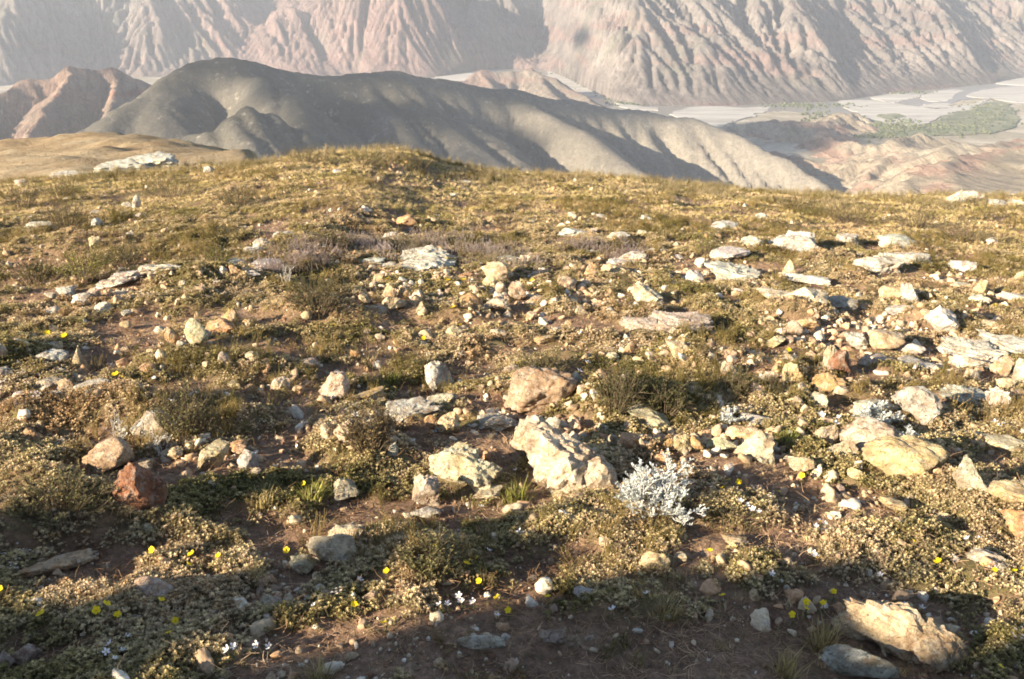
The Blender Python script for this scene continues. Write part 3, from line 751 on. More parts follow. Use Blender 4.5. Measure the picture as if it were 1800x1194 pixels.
T = [ # left, right, top, bottom in photo pixels, colour, shape, label, short name
(1450,1552,1155,1200,'grey','round','dull grey-brown rounded stone cut off by the bottom edge, below the big tan boulder','the cut-off grey-brown stone'),
(1762,1830,902,962,'orange','block','plain orange-tan stone at the right edge above the shaded yellow flowers','the orange stone at the right edge'),
(1748,1815,858,906,'tan','slab','mossy tan ledge stone at the right edge, resting above the orange-tan stone','the mossy tan ledge'),
(1550,1594,880,905,'tan','slab','thin flat tan stone lying alone on bare soil below the largest cream boulder','the lone flat tan stone'),
(1710,1780,980,1010,'grey','block','dark grey stone in shade behind a row of yellow flowers at the right','the shaded grey stone'),
(1657,1692,980,1002,'grey','block','smaller dark grey stone left of the shaded grey stone at the right',None),
(1270,1312,947,968,'tan','slab','half-buried tan stone among pale cushions below the silvery bush',None),
(1487,1517,828,858,'yellow','block','small yellowish wedge stone beside the lower left corner of the big yellow-cream boulder',None),
(1123,1174,982,1019,'yellow','round','rounded ochre stone catching the sun at the border of the bottom shade','the ochre sunlit stone'),
(1003,1064,1038,1064,'grey','slab','flat grey stone lying in the bottom shade right of yellow flowers','the flat grey shaded stone'),
(813,888,1127,1152,'grey','round','low grey-brown mound of rock in deep shade near the bottom centre','the low shaded mound'),
(950,967,1116,1134,'brown','slab',None,None),(960,996,1117,1138,'brown','slab','brown flat stone, biggest of the shaded cluster on dark soil','the brown flat shaded stone'),(993,1018,1122,1150,'brown','block',None,None),
(882,896,1122,1133,'white','round','small whitish pebble beside the low shaded mound','the whitish pebble'),(1028,1043,1124,1134,'grey','block',None,None),(1113,1129,1111,1120,'white','round',None,None),
(733,778,843,898,'cream','slab','leaning cream plate of rock just left below the two-humped cream boulder','the leaning cream plate'),
(512,558,990,1017,'cream','slab','low bright cream slab at the left foot of the cracked cream block','the low cream slab'),
(297,324,1047,1064,'brown','block',None,None),
(458,482,1054,1078,'cream','block','upper pale stone of a leaning pair on sunlit reddish soil','the pale stone pair'),(467,503,1062,1087,'cream','slab','lower pale flat stone of a leaning pair on sunlit reddish soil',None),
(255,271,929,944,'cream','round','small pale round pebble just below the rust-red rock',None),
(27,72,1147,1173,'pink','block','pinkish flat stone among dry twigs near the bottom left corner','the pinkish corner stone'),(0,28,1162,1184,'pink','block',None,None),(138,168,1175,1197,'tan','block',None,None),
(222,254,1091,1112,'pink','block','small pinkish stone between white and yellow flowers at lower left',None),
(50,165,986,1010,'tan','slab','long low greyish rock plate half sunk in shaded cushions at lower left','the long low grey plate'),
(437,463,828,850,'tan','block',None,None),
(172,240,788,837,'tan','round','smooth orange-tan rounded stone above and left of the rust-red rock','the smooth orange-tan stone'),
(232,270,812,832,'tan','slab',None,None),
(240,304,737,787,'grey','round','dome-shaped grey-buff stone behind white dead stems','the grey-buff dome stone'),
(345,402,782,828,'tan','block','pitted tan stone right of the grey-buff dome stone','the pitted tan stone'),
(295,326,792,814,'tan','block',None,None),(320,348,783,803,'tan','block',None,None),(400,435,783,804,'orange','slab',None,None),
(42,69,763,788,'orange','block','small orange wedge stone near the left edge','the small orange wedge'),(62,80,749,768,'tan','block',None,None),
(60,115,667,696,'pink','slab','flat pinkish-tan plate at left beside a darker brown plate','the flat pinkish plate'),(110,138,673,698,'brown','block','brown stone touching the right end of the flat pinkish-tan plate',None),
(150,201,673,701,'grey','slab','pale curved stone right of the flat pinkish plate','the pale curved stone'),(22,49,696,711,'white','block',None,None),
(-8,14,630,654,'pink','round','pink rounded stone cut by the left edge of the view','the pink edge stone'),(-10,16,652,674,'grey','block',None,None),
(70,118,626,651,'white','slab','whitish flat stone lying beside dark green shade at left','the whitish flat stone'),
(133,153,617,654,'tan','shard','thin upright tan shard leaning beside a shadow at left','the thin upright tan shard'),
(88,111,606,624,'cream','round',None,None),
(293,316,583,608,'orange','block','orange stone just left of the standing cream stone',None),(313,331,604,619,'grey','round',None,None),(273,291,577,591,'white','round','bright white pebble left of the standing cream stone',None),
(330,362,570,609,'cream','round','standing cream stone with long shadow next to orange-brown stones','the standing cream stone'),(352,371,580,602,'grey','block',None,None),
(358,404,563,591,'orange','block','orange-brown block in shadow right behind the standing cream stone','the orange-brown block'),(400,424,549,576,'orange','block','peaked orange stone joined to the right of the orange-brown block',None),(427,455,563,584,'orange','block',None,None),
(383,404,629,654,'grey','shard','grey upright stone on a dry slope below the orange stones','the grey upright stone'),
(480,511,663,688,'cream','block',None,None),(403,424,674,688,'tan','block',None,None),(527,554,634,651,'pink','slab',None,None),
(569,618,660,701,'cream','block','square cream block with a flat lit face left of the grey fin','the square cream block'),
(585,626,846,884,'cream','block','bright cream pointed stone standing on soil right of yellow tufts','the bright cream pointed stone'),
(590,638,746,791,'cream','block','cream stone of three jutting lumps at the foot of a brown bush','the lumpy cream stone'),(563,592,752,788,'tan','block',None,None),
(747,794,637,688,'white','shard','whitish grey fin of rock standing upright, left of the round lichened boulder','the whitish grey fin'),
(992,1034,662,698,'grey','block','grey stone tucked into shade right behind the round lichened boulder','the grey tucked stone'),(997,1021,700,714,'white','slab',None,None),(888,921,646,668,'pink','slab',None,None),
(830,880,862,886,'cream','slab','small cream slab at the lower right foot of the two-humped boulder',None),
(682,704,794,818,'white','shard','small white pointed shard standing above its own shadow','the small white shard'),(663,735,811,829,'cream','slab','flat cream plate spreading below the small white pointed shard',None),
(672,701,767,791,'tan','block',None,None),
(778,814,726,767,'yellow','block','ochre-yellow peaked stone left of the pale crumbly rock','the ochre peaked stone'),(747,766,737,764,'orange','block','little orange-brown upright stone left of the ochre peaked stone',None),
(847,914,713,761,'grey','outcrop','pale crumbly rock with green specks just left below the lichened boulder','the pale crumbly rock'),
(957,985,739,763,'white','round','smooth white oval stone resting behind the biggest central boulder','the white oval stone'),
(613,675,689,716,'orange','slab','orange-topped flat stone left of the fractured grey ledge','the orange-topped flat stone'),
(667,759,696,747,'grey','outcrop','fractured grey ledge with a dark side below the whitish grey fin','the fractured grey ledge'),(760,808,689,718,'grey','slab',None,None),
(1065,1091,767,794,'cream','round','rounded cream cobble between the biggest central boulder and the orange rubble','the rounded cream cobble'),(1092,1111,794,807,'pink','block',None,None),
(1165,1193,770,797,'orange','block',None,None),(1185,1215,768,800,'tan','block','tan-orange rubble stone right above the silvery bush','the tan-orange rubble stone'),(1210,1237,772,798,'orange','block',None,None),
(1093,1118,604,634,'orange','block','orange upright stone beside a yellow flower in the middle distance','the orange upright stone'),(1060,1088,624,646,'cream','block',None,None),(1110,1136,629,651,'tan','block',None,None),
(1171,1211,604,633,'cream','block','cream-white blocky stone below the long pinkish ledge','the cream-white blocky stone'),
(943,978,592,609,'orange','slab',None,None),(969,991,577,591,'white','block',None,None),(877,911,566,584,'cream','slab',None,None),(862,894,577,601,'tan','block',None,None),
(787,814,573,598,'tan','block',None,None),(660,679,589,601,'cream','block',None,None),(733,751,543,566,'cream','block',None,None),(684,718,535,559,'tan','block',None,None),
(699,730,379,399,'orange','round','bright orange round rock alone in the grassy upper meadow','the orange round rock'),
(855,896,465,499,'tan','round','large tan rounded stone topping the central rubble heap','the tan heap-top stone'),
(808,838,482,499,'orange','slab',None,None),(845,874,489,511,'yellow','block',None,None),(870,888,500,519,'cream','round',None,None),(823,839,505,521,'cream','round',None,None),
(893,923,495,531,'brown','block','brown upright stone at the right end of the central rubble heap','the brown upright stone'),
(808,847,517,549,'orange','round','orange-tan rounded stone at the lower end of the central rubble heap','the orange-tan heap stone'),
(855,899,529,553,'brown','block','purplish brown stone right of the orange-tan heap stone','the purplish brown stone'),(928,956,520,536,'cream','slab',None,None),
(979,1010,488,516,'tan','round','round tan stone standing free right of the central rubble heap','the free round tan stone'),
(1028,1050,468,496,'orange','block',None,None),(1052,1097,465,486,'tan','block',None,None),
(1107,1162,499,537,'cream','block','cream block with a dark green hollow on its right','the cream block by the hollow'),
(660,681,482,506,'tan','block',None,None),(680,702,505,533,'tan','block','tan stone of the left rubble patch, below the white oval slab',None),(699,721,500,531,'orange','block',None,None),(635,653,520,537,'tan','block',None,None),
(628,672,455,473,'white','slab','white oval slab lying flat left of the pink heather','the white oval slab'),(668,702,466,476,'white','slab',None,None),
(751,772,437,457,'brown','block','brown upright block standing on the white ledge among heather','the brown block on the ledge'),
(912,933,447,469,'cream','block',None,None),
(998,1014,373,386,'white','block',None,None),(1045,1067,376,386,'white','block',None,None),(1124,1152,382,394,'white','slab',None,None),(976,1032,409,420,'white','slab','long white sliver in the grass of the middle meadow','the long white sliver'),
(1066,1105,412,427,'white','slab',None,None),(1116,1137,404,419,'cream','block',None,None),(1140,1175,436,450,'white','slab',None,None),(1177,1202,449,458,'white','slab',None,None),
(1028,1052,442,454,'white','slab',None,None),(1035,1052,403,416,'pink','block',None,None),(673,698,410,424,'white','slab',None,None),(633,655,365,377,'white','block',None,None),(980,1002,392,402,'white','block',None,None),
(1667,1697,338,362,'white','block','white boulder on the skyline at the right','the white skyline boulder'),(1695,1730,339,358,'white','block',None,None),(1730,1760,351,363,'white','block',None,None),(1765,1800,352,362,'white','slab',None,None),
(1307,1345,415,439,'white','slab','white tilted slab left of the big white jagged rock','the white tilted slab'),(1244,1290,389,408,'white','slab','long white slab in dark grass, upper right meadow','the long upper white slab'),(1327,1348,377,390,'white','block',None,None),
(1465,1499,410,434,'grey','slab','grey overhanging ledge with black shade beneath, right of the white jagged rock','the grey overhang'),
(1220,1246,453,472,'white','block',None,None),(1247,1312,450,465,'white','slab',None,None),(1200,1228,475,497,'white','block','white peaked stone left of the dark-sided tilted slab','the white peaked stone'),
(1378,1396,463,491,'tan','shard',None,None),(1384,1461,489,504,'white','slab',None,None),(1289,1312,509,521,'white','slab',None,None),
(1605,1540,503,533,'tan','block',None,None),
(1577,1606,500,534,'white','block','whitish stone leaning on a flat orange stone, right middle distance','the leaning whitish stone'),
(1557,1606,539,556,'white','slab',None,None),(1699,1731,522,539,'white','slab',None,None),(1714,1734,497,521,'tan','block',None,None),
(1669,1703,502,512,'white','slab',None,None),(1760,1802,524,532,'white','slab',None,None),(1733,1751,420,435,'white','block',None,None),(1783,1803,478,496,'cream','block',None,None),(1719,1747,567,581,'tan','block',None,None),
(1485,1526,587,616,'white','slab','white ribbed stone beside a rounded tan stone, right of centre','the white ribbed stone'),(1525,1577,587,618,'tan','round','rounded tan stone throwing a black shadow, touching the white ribbed stone','the rounded tan stone'),
(1381,1407,571,594,'pink','round',None,None),(1401,1444,560,583,'orange','slab',None,None),(1339,1368,556,574,'tan','block',None,None),(1344,1377,597,616,'yellow','block',None,None),
(1440,1471,610,655,'cream','shard','cream upright stone crowning the rust and orange stack','the cream crown stone'),(1460,1496,627,666,'rust','block','dark rust cube leaning on the cream crown stone','the dark rust cube'),
(1416,1471,655,696,'orange','block','square orange block at the foot of the stack under the cream crown stone','the square orange block'),
(1369,1404,646,689,'yellow','block','yellowish cream stone left of the square orange block','the yellowish cream stone'),(1343,1368,661,681,'cream','block',None,None),
(1263,1291,641,671,'cream','block','cream stone at the upper right rim of the dark green hollow','the cream rim stone'),(1292,1338,672,711,'pink','block','pinkish knobbly stone below the cream rim stone','the pinkish knobbly stone'),
(1387,1414,700,731,'pink','block',None,None),(1414,1451,692,728,'cream','block','pale lichened stone under the square orange block','the pale lichened stone'),
(1563,1634,628,654,'white','slab','broad white flat stone left of the great white slab','the broad white flat stone'),(1510,1566,628,648,'grey','slab',None,None),(1585,1621,612,629,'white','block',None,None),
(1750,1778,629,661,'tan','shard','upright tan lichened stone leaning against the great white slab','the upright tan stone'),(1779,1803,640,674,'grey','round',None,None),
(1753,1781,672,689,'cream','block',None,None),(1730,1766,692,726,'white','slab',None,None),(1766,1803,692,724,'orange','slab',None,None),
(1447,1501,780,818,'cream','block','cream wedge stone leaning on the left side of the grey-cream boulder','the cream wedge stone'),
(1427,1468,754,794,'cream','block','cream stone standing free left of the grey-cream boulder','the free cream stone'),
(1277,1329,751,781,'tan','round','rounded buff stone left above the jagged cream stone','the rounded buff stone'),(1300,1361,734,757,'grey','slab','grey-buff stone partly under twigs above the rounded buff stone',None),
(1303,1364,765,815,'cream','block','jagged bright cream stone with an uneven crown, right of the silvery bush','the jagged cream stone'),
(1240,1286,772,796,'cream','block','low cream stone between the orange rubble and the jagged cream stone',None),
(1378,1424,809,838,'cream','block','crumbly pale stone with a yellow flower at its foot','the crumbly pale stone'),
(1657,1688,793,818,'orange','block','small orange stone above the long leaning pale fin at right','the small orange stone'),
(1737,1810,777,803,'cream','slab','flat cream plate at the right edge beneath the shaded hollow','the flat cream plate'),(1660,1740,766,781,'grey','slab',None,None),
(1625,1641,857,868,'pink','block',None,None),(1467,1481,855,871,'pink','round',None,None),
(1050,1078,953,975,'tan','block','small tan stone in the sunlit pale cushions right of the shade notch',None),(723,774,898,918,'grey','slab','flat grey-green stone at the left tip of the wedge of shade','the flat grey-green stone'),
(236,249,346,367,'white','shard','small white stone standing upright in the grass at upper left','the white standing stone'),(218,234,358,367,'white','slab',None,None),
(42,90,391,408,'white','slab','white ledge with a dark hollow above, near the left edge','the white left ledge'),(161,180,391,408,'white','block',None,None),(218,237,411,419,'white','slab',None,None),
(30,51,317,330,'white','block',None,None),(358,376,295,306,'white','block',None,None),
(446,480,420,442,'white','slab','upper white stone of a stepped row in the left meadow','the upper stepped stone'),(432,467,438,455,'white','slab',None,None),(482,517,411,421,'white','slab',None,None),
(171,195,531,554,'white','block','white cube-like stone below the broken white row at left','the white cube-like stone'),(82,101,519,529,'white','slab',None,None),(103,134,509,524,'white','slab',None,None),(84,105,543,556,'white','round',None,None),
(129,160,518,538,'white','block',None,None),(152,176,513,534,'pink','block',None,None),
(385,430,457,472,'white','slab',None,None),(385,400,472,489,'white','block',None,None),(402,423,473,492,'orange','block','orange-tan stone in front of a white strip, left middle distance',None),(429,487,464,478,'white','slab',None,None),(430,460,481,496,'white','slab',None,None),
(214,236,549,559,'white','slab',None,None),(318,330,497,512,'white','block',None,None),
(585,600,298,307,'white','slab',None,None),(690,706,257,266,'white','block','white stone poking up on the crest of the central hump','the crest stone'),
(790,806,340,350,'white','block',None,None),(800,830,318,326,'cream','slab',None,None),
(560,590,520,535,'pink','block',None,None),(735,760,585,600,'tan','block',None,None),
]
for (x0, x1, y0, y1, col, kind, lab, short) in T:
    if x1 < x0: x0, x1 = x1, x0
    add_rock(x0, x1, y0, y1, col, kind, lab, short, lich={'white': .7, 'grey': .7}.get(col, .35))

# the large ones, each of several fused lumps
add_rock(1485, 1682, 1061, 1169, 'tan', 'block', 'big tan boulder with a bright left knob and a shaded sloping right side, bottom right', 'the big tan boulder', lich=.3,
         parts=[(1482, 1592, 1060, 1146, 'block', 0), (1508, 1660, 1076, 1168, 'block', 12), (1590, 1686, 1094, 1172, 'block', 18)], hf=.82, seed=5151)
add_rock(203, 300, 841, 924, 'rust', 'block', 'rust-red angular rock standing beside low green cushions at left', 'the rust-red rock', lich=.25,
         parts=[(208, 290, 838, 926, 'block', 0), (250, 304, 850, 912, 'block', 0)], hf=1.15)
add_rock(565, 642, 930, 1009, 'cream', 'block', 'cracked bright cream block standing beside olive cushions, left of centre', 'the cracked cream block', lich=.3,
         parts=[(562, 642, 936, 1010, 'block', 0), (575, 644, 928, 975, 'block', 0)])
add_rock(240, 298, 1031, 1077, 'pink', 'round', 'pinkish boulder with yellow flowers growing against it, bottom left', 'the pinkish boulder', lich=.5)
add_rock(421, 456, 799, 833, 'white', 'round', 'white rounded stone with a small dark hole in its face', 'the white stone with a hole', lich=.9)
add_rock(892, 998, 646, 731, 'reddish', 'round', 'round reddish boulder covered with pale lichen in the middle of the slope', 'the round lichened boulder', lich=.3, seed=411)
add_rock(911, 1081, 747, 877, 'cream', 'block', 'biggest cream boulder, a tall left shoulder and a sloping shaded right end', 'the biggest central boulder', lich=.3,
         parts=[(928, 1062, 764, 876, 'block', 10), (908, 992, 745, 822, 'block', 0), (1000, 1083, 796, 876, 'block', 20)])
add_rock(758, 881, 803, 872, 'cream', 'block', 'two-humped cream boulder left of the biggest central boulder', 'the two-humped boulder', lich=.4,
         parts=[(755, 846, 801, 868, 'block', 0), (790, 884, 812, 874, 'block', 12)])
add_rock(1096, 1170, 718, 762, 'cream', 'slab', 'bright cream wedge sloping down to the right into dark shade', 'the bright cream wedge', roll=18, lich=.2)
add_rock(1523, 1645, 779, 853, 'yellow', 'round', 'large smooth yellow-cream boulder at right, largest of a touching pair', 'the yellow-cream boulder', lich=.25, seed=77)
add_rock(1473, 1565, 752, 805, 'cream', 'round', 'grey-cream rounded boulder behind the left side of the yellow-cream boulder', 'the grey-cream boulder', lich=.6)
add_rock(1672, 1714, 815, 878, 'grey', 'shard', 'long pale fin of rock leaning right on the soil, below a small orange stone', 'the long leaning fin', roll=-22, lich=.7)
add_rock(1640, 1736, 672, 718, 'grey', 'outcrop', 'wide pinkish grey ledge above a band of black shade at right', 'the wide pinkish grey ledge')
add_rock(1563, 1638, 702, 748, 'grey', 'block', 'grey pitted boulder between silvery sprigs and the wide grey ledge', 'the grey pitted boulder', lich=.6)
add_rock(1495, 1570, 712, 748, 'grey', 'slab', 'low grey rock under silvery sprigs left of the grey pitted boulder', None)
add_rock(1095, 1262, 546, 600, 'pink', 'outcrop', 'long pinkish ledge of bedrock rising out of soil right of centre', 'the long pinkish ledge', lich=.5,
         parts=[(1096, 1165, 562, 592, 'slab', 0), (1140, 1262, 546, 600, 'outcrop', 0)])
add_rock(1645, 1830, 608, 652, 'white', 'outcrop', 'great white jagged slab running off the right edge', 'the great white slab', lich=.8,
         parts=[(1646, 1740, 610, 640, 'outcrop', 0), (1715, 1835, 608, 636, 'outcrop', 0), (1668, 1730, 630, 652, 'block', 0)])
add_rock(1354, 1430, 399, 449, 'white', 'block', 'big white jagged rock, brightest in the right meadow', 'the white jagged rock', lich=.9, name='rock_outcrop',
         parts=[(1352, 1412, 398, 436, 'outcrop', 0), (1362, 1432, 412, 449, 'block', 0), (1384, 1430, 404, 440, 'block', 0)])
add_rock(1512, 1645, 448, 484, 'white', 'outcrop', 'white rippled slab above bare reddish soil in the right meadow', 'the white rippled slab', lich=.6,
         parts=[(1512, 1586, 450, 482, 'slab', 0), (1558, 1645, 452, 472, 'slab', 0)])
add_rock(1535, 1600, 423, 438, 'white', 'slab', 'thin white ledge just above the white rippled slab', None)
add_rock(1662, 1706, 458, 478, 'white', 'slab', 'grey-white slab right of the white rippled slab', None)
add_rock(1247, 1335, 462, 500, 'white', 'outcrop', 'tilted white and grey slab with a dark shadowed side, right of centre', 'the dark-sided tilted slab', roll=8, lich=.7)
add_rock(1341, 1442, 515, 549, 'cream', 'slab', 'wide cream slab with a pale top and a tan front', 'the wide cream slab', lich=.6, parts=[(1341, 1430, 515, 540, 'slab', 0), (1375, 1444, 515, 549, 'block', 0)])
add_rock(1438, 1496, 524, 549, 'grey', 'slab', 'grey slab roofing a deep black hollow, right of the wide cream slab', 'the hollow-roofing slab')
add_rock(1635, 1683, 551, 589, 'white', 'slab', 'white plate tilted down to the right beside a black hollow', 'the tilted white plate', roll=18, lich=.8)
add_rock(697, 810, 419, 486, 'white', 'outcrop', 'broken white ledge overgrown with pink heather, centre of the meadow', 'the heather ledge', lich=.9, name='rock_outcrop',
         parts=[(710, 797, 418, 466, 'outcrop', 0), (692, 785, 436, 466, 'outcrop', 0), (700, 812, 425, 486, 'outcrop', 0)])
add_rock(861, 913, 450, 471, 'white', 'outcrop', 'white jagged rock at the right end of the pink heather', 'the white heather rock', lich=.9)
add_rock(1061, 1135, 446, 470, 'white', 'outcrop', 'ragged white ledge among grey sprigs right of the heather', 'the ragged white ledge', lich=.9, parts=[(1058, 1118, 446, 471, 'outcrop', 0), (1085, 1140, 443, 466, 'slab', 0)])
add_rock(168, 250, 484, 512, 'white', 'outcrop', 'lower half of the broken white row at left', 'the broken white row', lich=.9, parts=[(164, 222, 490, 514, 'outcrop', 0), (198, 256, 484, 506, 'outcrop', 0)])
add_rock(246, 318, 464, 490, 'white', 'outcrop', 'upper half of the broken white row at left, rising to the right', None, lich=.9, parts=[(244, 300, 471, 491, 'outcrop', 0), (274, 324, 463, 484, 'outcrop', 0)])
add_rock(169, 306, 281, 305, 'white', 'slab', 'long pale rock plate on the skyline at upper left', 'the skyline plate', lich=.8, name='rock_outcrop', parts=[(170, 250, 286, 305, 'slab', 0), (225, 306, 281, 300, 'slab', 0)])
add_rock(84, 143, 304, 317, 'white', 'slab', 'small white ledge left below the long skyline plate', None, lich=.8)
# ------------------------------------------------------------------ plant and gravel prototypes
class MB:
    def __init__(s): s.v = []; s.f = []; s.c = []
    def tri(s, a, b, c, col=1.):
        k = len(s.v); s.v += [a, b, c]; s.f.append((k, k + 1, k + 2)); s.c.append(col)
    def leaf(s, p, d, L, W, up=(0, 0, 1), bend=.25, col=1.):
        p = np.asarray(p, float); d = np.asarray(d, float); d = d / (np.linalg.norm(d) + 1e-9)
        side = np.cross(d, up); side = side / (np.linalg.norm(side) + 1e-9) * W / 2
        n = np.cross(side, d); n = n / (np.linalg.norm(n) + 1e-9)
        m = p + d * L * .55 + n * L * bend * .3; tip = p + d * L - n * L * bend * .3
        k = len(s.v); s.v += [p, m - side, tip, m + side]; s.f += [(k, k + 1, k + 2), (k, k + 2, k + 3)]; s.c += [col, col]
    def blade(s, p, d, L, W, droop=.3, col=1.):
        p = np.asarray(p, float); d = np.asarray(d, float); d = d / np.linalg.norm(d)
        side = np.cross(d, (0.3, .2, 1)); side = side / (np.linalg.norm(side) + 1e-9) * W / 2
        m = p + d * L * .55; out = np.array([d[0], d[1], -.4]); tip = m + (d + droop * out) * L * .45
        k = len(s.v); s.v += [p - side, p + side, m + side * .7, m - side * .7, tip]
        s.f += [(k, k + 1, k + 2), (k, k + 2, k + 3), (k + 3, k + 2, k + 4)]; s.c += [col] * 3
    def tube(s, pts, r0, r1, n=3, col=1.):
        pts = [np.asarray(q, float) for q in pts]; rings = []
        for i, q in enumerate(pts):
            d = pts[min(i + 1, len(pts) - 1)] - pts[max(i - 1, 0)]; d = d / (np.linalg.norm(d) + 1e-9)
            a = np.cross(d, (.31, .77, .2)); a /= np.linalg.norm(a) + 1e-9; b = np.cross(d, a)
            r = r0 + (r1 - r0) * i / (len(pts) - 1); k = len(s.v); rings.append(k)
            for j in range(n):
                t_ = 2 * math.pi * j / n; s.v.append(q + r * (a * math.cos(t_) + b * math.sin(t_)))
        for i in range(len(rings) - 1):
            for j in range(n):
                a, b = rings[i] + j, rings[i] + (j + 1) % n; c_, d_ = rings[i + 1] + (j + 1) % n, rings[i + 1] + j
                s.f += [(a, b, c_), (a, c_, d_)]; s.c += [col, col]
    def add(s, other, off=(0, 0, 0), sc=1.):
        k = len(s.v); s.v += [np.asarray(q) * sc + off for q in other.v]; s.f += [tuple(i + k for i in f) for f in other.f]; s.c += other.c
    def mesh(s, name, mat, shade=False):
        me = mesh_np(name, np.array(s.v), np.array(s.f), mat, shade)
        a = me.attributes.new('leafcol', 'FLOAT', 'FACE'); a.data.foreach_set('value', np.array(s.c, np.float32))
        return me

def plant_mat(name, trans=.3, rough=.8, from_inst=True, base=(.1, .1, .05)):
    t = NT(name)
    if from_inst:
        at = t.n.new('ShaderNodeAttribute'); at.attribute_type = 'INSTANCER'; at.attribute_name = 'tint'; c = at.outputs['Color']
    else:
        c = t.n.new('ShaderNodeObjectInfo').outputs['Color']
    lc = t.n.new('ShaderNodeAttribute'); lc.attribute_name = 'leafcol'
    c = t.mix(1., c, lc.outputs['Fac'], 'MULTIPLY')
    n = t.noise(t.pos(), 60, 3, .6)
    c = t.mix(.6, c, t.ramp(n, [(.3, .55), (.7, 1.35)]), 'MULTIPLY')
    return t.finish(c, rough, None, .15, trans)
leaf_inst = plant_mat('leaves_of_ground_cover', .25)
leaf_obj = plant_mat('leaves', .25, from_inst=False)
stone_inst_t = NT('gravel_stone')
_a = stone_inst_t.n.new('ShaderNodeAttribute'); _a.attribute_type = 'INSTANCER'; _a.attribute_name = 'tint'
gravel_mat = stone_inst_t.finish(stone_inst_t.mix(.8, _a.outputs['Color'], stone_inst_t.ramp(stone_inst_t.noise(stone_inst_t.pos(), 90, 5, .7), [(.3, .5), (.7, 1.3)]), 'MULTIPLY'), .95, None, .1)

def rosette_cushion(seed, n=9, R0=.022, leafL=.0075):
    r = np.random.default_rng(seed); m = MB()
    for i in range(n):
        a = r.uniform(0, 6.28); q = R0 * math.sqrt(r.uniform()); z = .012 * (1 - (q / R0) ** 2) + r.uniform(0, .008)
        c = np.array([q * math.cos(a), q * math.sin(a), z]); sh = r.uniform(.75, 1.25)
        k0 = r.uniform(0, 6.28)
        for j in range(7):
            b = k0 + j * 2.399; el = .25 + .13 * j
            m.leaf(c, (math.cos(b) * math.cos(el), math.sin(b) * math.cos(el), math.sin(el)), leafL * r.uniform(.8, 1.2), leafL * .55, col=sh * r.uniform(.85, 1.15) * (.8 + .06 * j))
        m.tube([c - [0, 0, .02], c], .0012, .001, 3, .5)
    return m
def grass_tuft(seed, n=26, L=.055, W=.0022, spread=.022, lean=.5):
    r = np.random.default_rng(seed); m = MB()
    for i in range(n):
        a = r.uniform(0, 6.28); q = spread * math.sqrt(r.uniform()); le = r.uniform(0, lean) + .1
        b = a + r.normal() * .6
        m.blade((q * math.cos(a), q * math.sin(a), -.004), (math.cos(b) * le, math.sin(b) * le, 1), L * r.uniform(.45, 1.15), W * r.uniform(.7, 1.4), r.uniform(.2, 1.), r.uniform(.6, 1.35))
    return m
def twiggy(seed, n=14, H=.11, leaves=6, leafL=.008, spread=.5, lw=.4, r0=.0016):
    r = np.random.default_rng(seed); m = MB()
    for i in range(n):
        a = r.uniform(0, 6.28); sp = r.uniform(.05, spread); h = H * r.uniform(.55, 1.1)
        p0 = np.array([r.normal() * .012, r.normal() * .012, -.01]); d = np.array([math.cos(a) * sp, math.sin(a) * sp, 1.])
        p1 = p0 + d * h * .5 + r.normal(size=3) * h * .05; p2 = p1 + (d + [0, 0, .4] + r.normal(size=3) * .25) * h * .4
        m.tube([p0, p1, p2], r0, r0 * .45, 3, .65)
        for j in range(leaves):
            s_ = r.uniform(.25, 1.); q = p0 + (p1 - p0) * s_ * 2 if s_ < .5 else p1 + (p2 - p1) * (s_ - .5) * 2
            b = r.uniform(0, 6.28)
            m.leaf(q, (math.cos(b), math.sin(b), .9), leafL * r.uniform(.7, 1.3), leafL * lw, col=r.uniform(.7, 1.3))
    return m
def litter(seed, n=7, L=.05):
    r = np.random.default_rng(seed); m = MB()
    for i in range(n):
        p = np.array([r.normal() * .02, r.normal() * .02, r.uniform(.001, .012)]); a = r.uniform(0, 6.28)
        d = np.array([math.cos(a), math.sin(a), r.normal() * .25]); l = L * r.uniform(.4, 1)
        m.tube([p, p + d * l * .5 + r.normal(size=3) * l * .08, p + d * l + r.normal(size=3) * l * .1], .0011, .0006, 3, r.uniform(.6, 1.3))
    return m
def flecks(seed, n=9):
    """heads of tiny everlasting blossoms among grey leaves"""
    r = np.random.default_rng(seed); m = MB()
    for i in range(n):
        c = np.array([r.normal() * .012, r.normal() * .012, r.uniform(.015, .03)])
        for j in range(5):
            b = j * 1.257; m.leaf(c, (math.cos(b), math.sin(b), .3), .006, .004, col=r.uniform(.85, 1.15))
        m.tube([c * [1, 1, 0], c], .0009, .0008, 3, .3)
    return m
def heather_spike(seed, n=9, H=.10):
    r = np.random.default_rng(seed); m = MB()
    for i in range(n):
        p0 = np.array([r.normal() * .03, r.normal() * .03, 0]); d = np.array([r.normal() * .16, r.normal() * .16, 1.]); h = H * r.uniform(.6, 1.15)
        m.tube([p0, p0 + d * h], .0018, .001, 3, .6)
        for j in range(14):
            s_ = .3 + .7 * j / 14; b = j * 2.4; m.leaf(p0 + d * h * s_, (math.cos(b), math.sin(b), .8), .010 * (1.3 - s_ * .6), .006, col=r.uniform(.75, 1.3))
    return m
r_q = (.8, .6, .9, .5, .7)
def pebble(seed):
    v, f = rock_shape((1, r_q[seed % 5], r_q[(seed + 2) % 5]), ['block', 'shard', 'block', 'slab', 'block'][seed % 5], 900 + seed, 2 if seed < 5 else 3)
    me = mesh_np('pebble', v, f, gravel_mat); return me

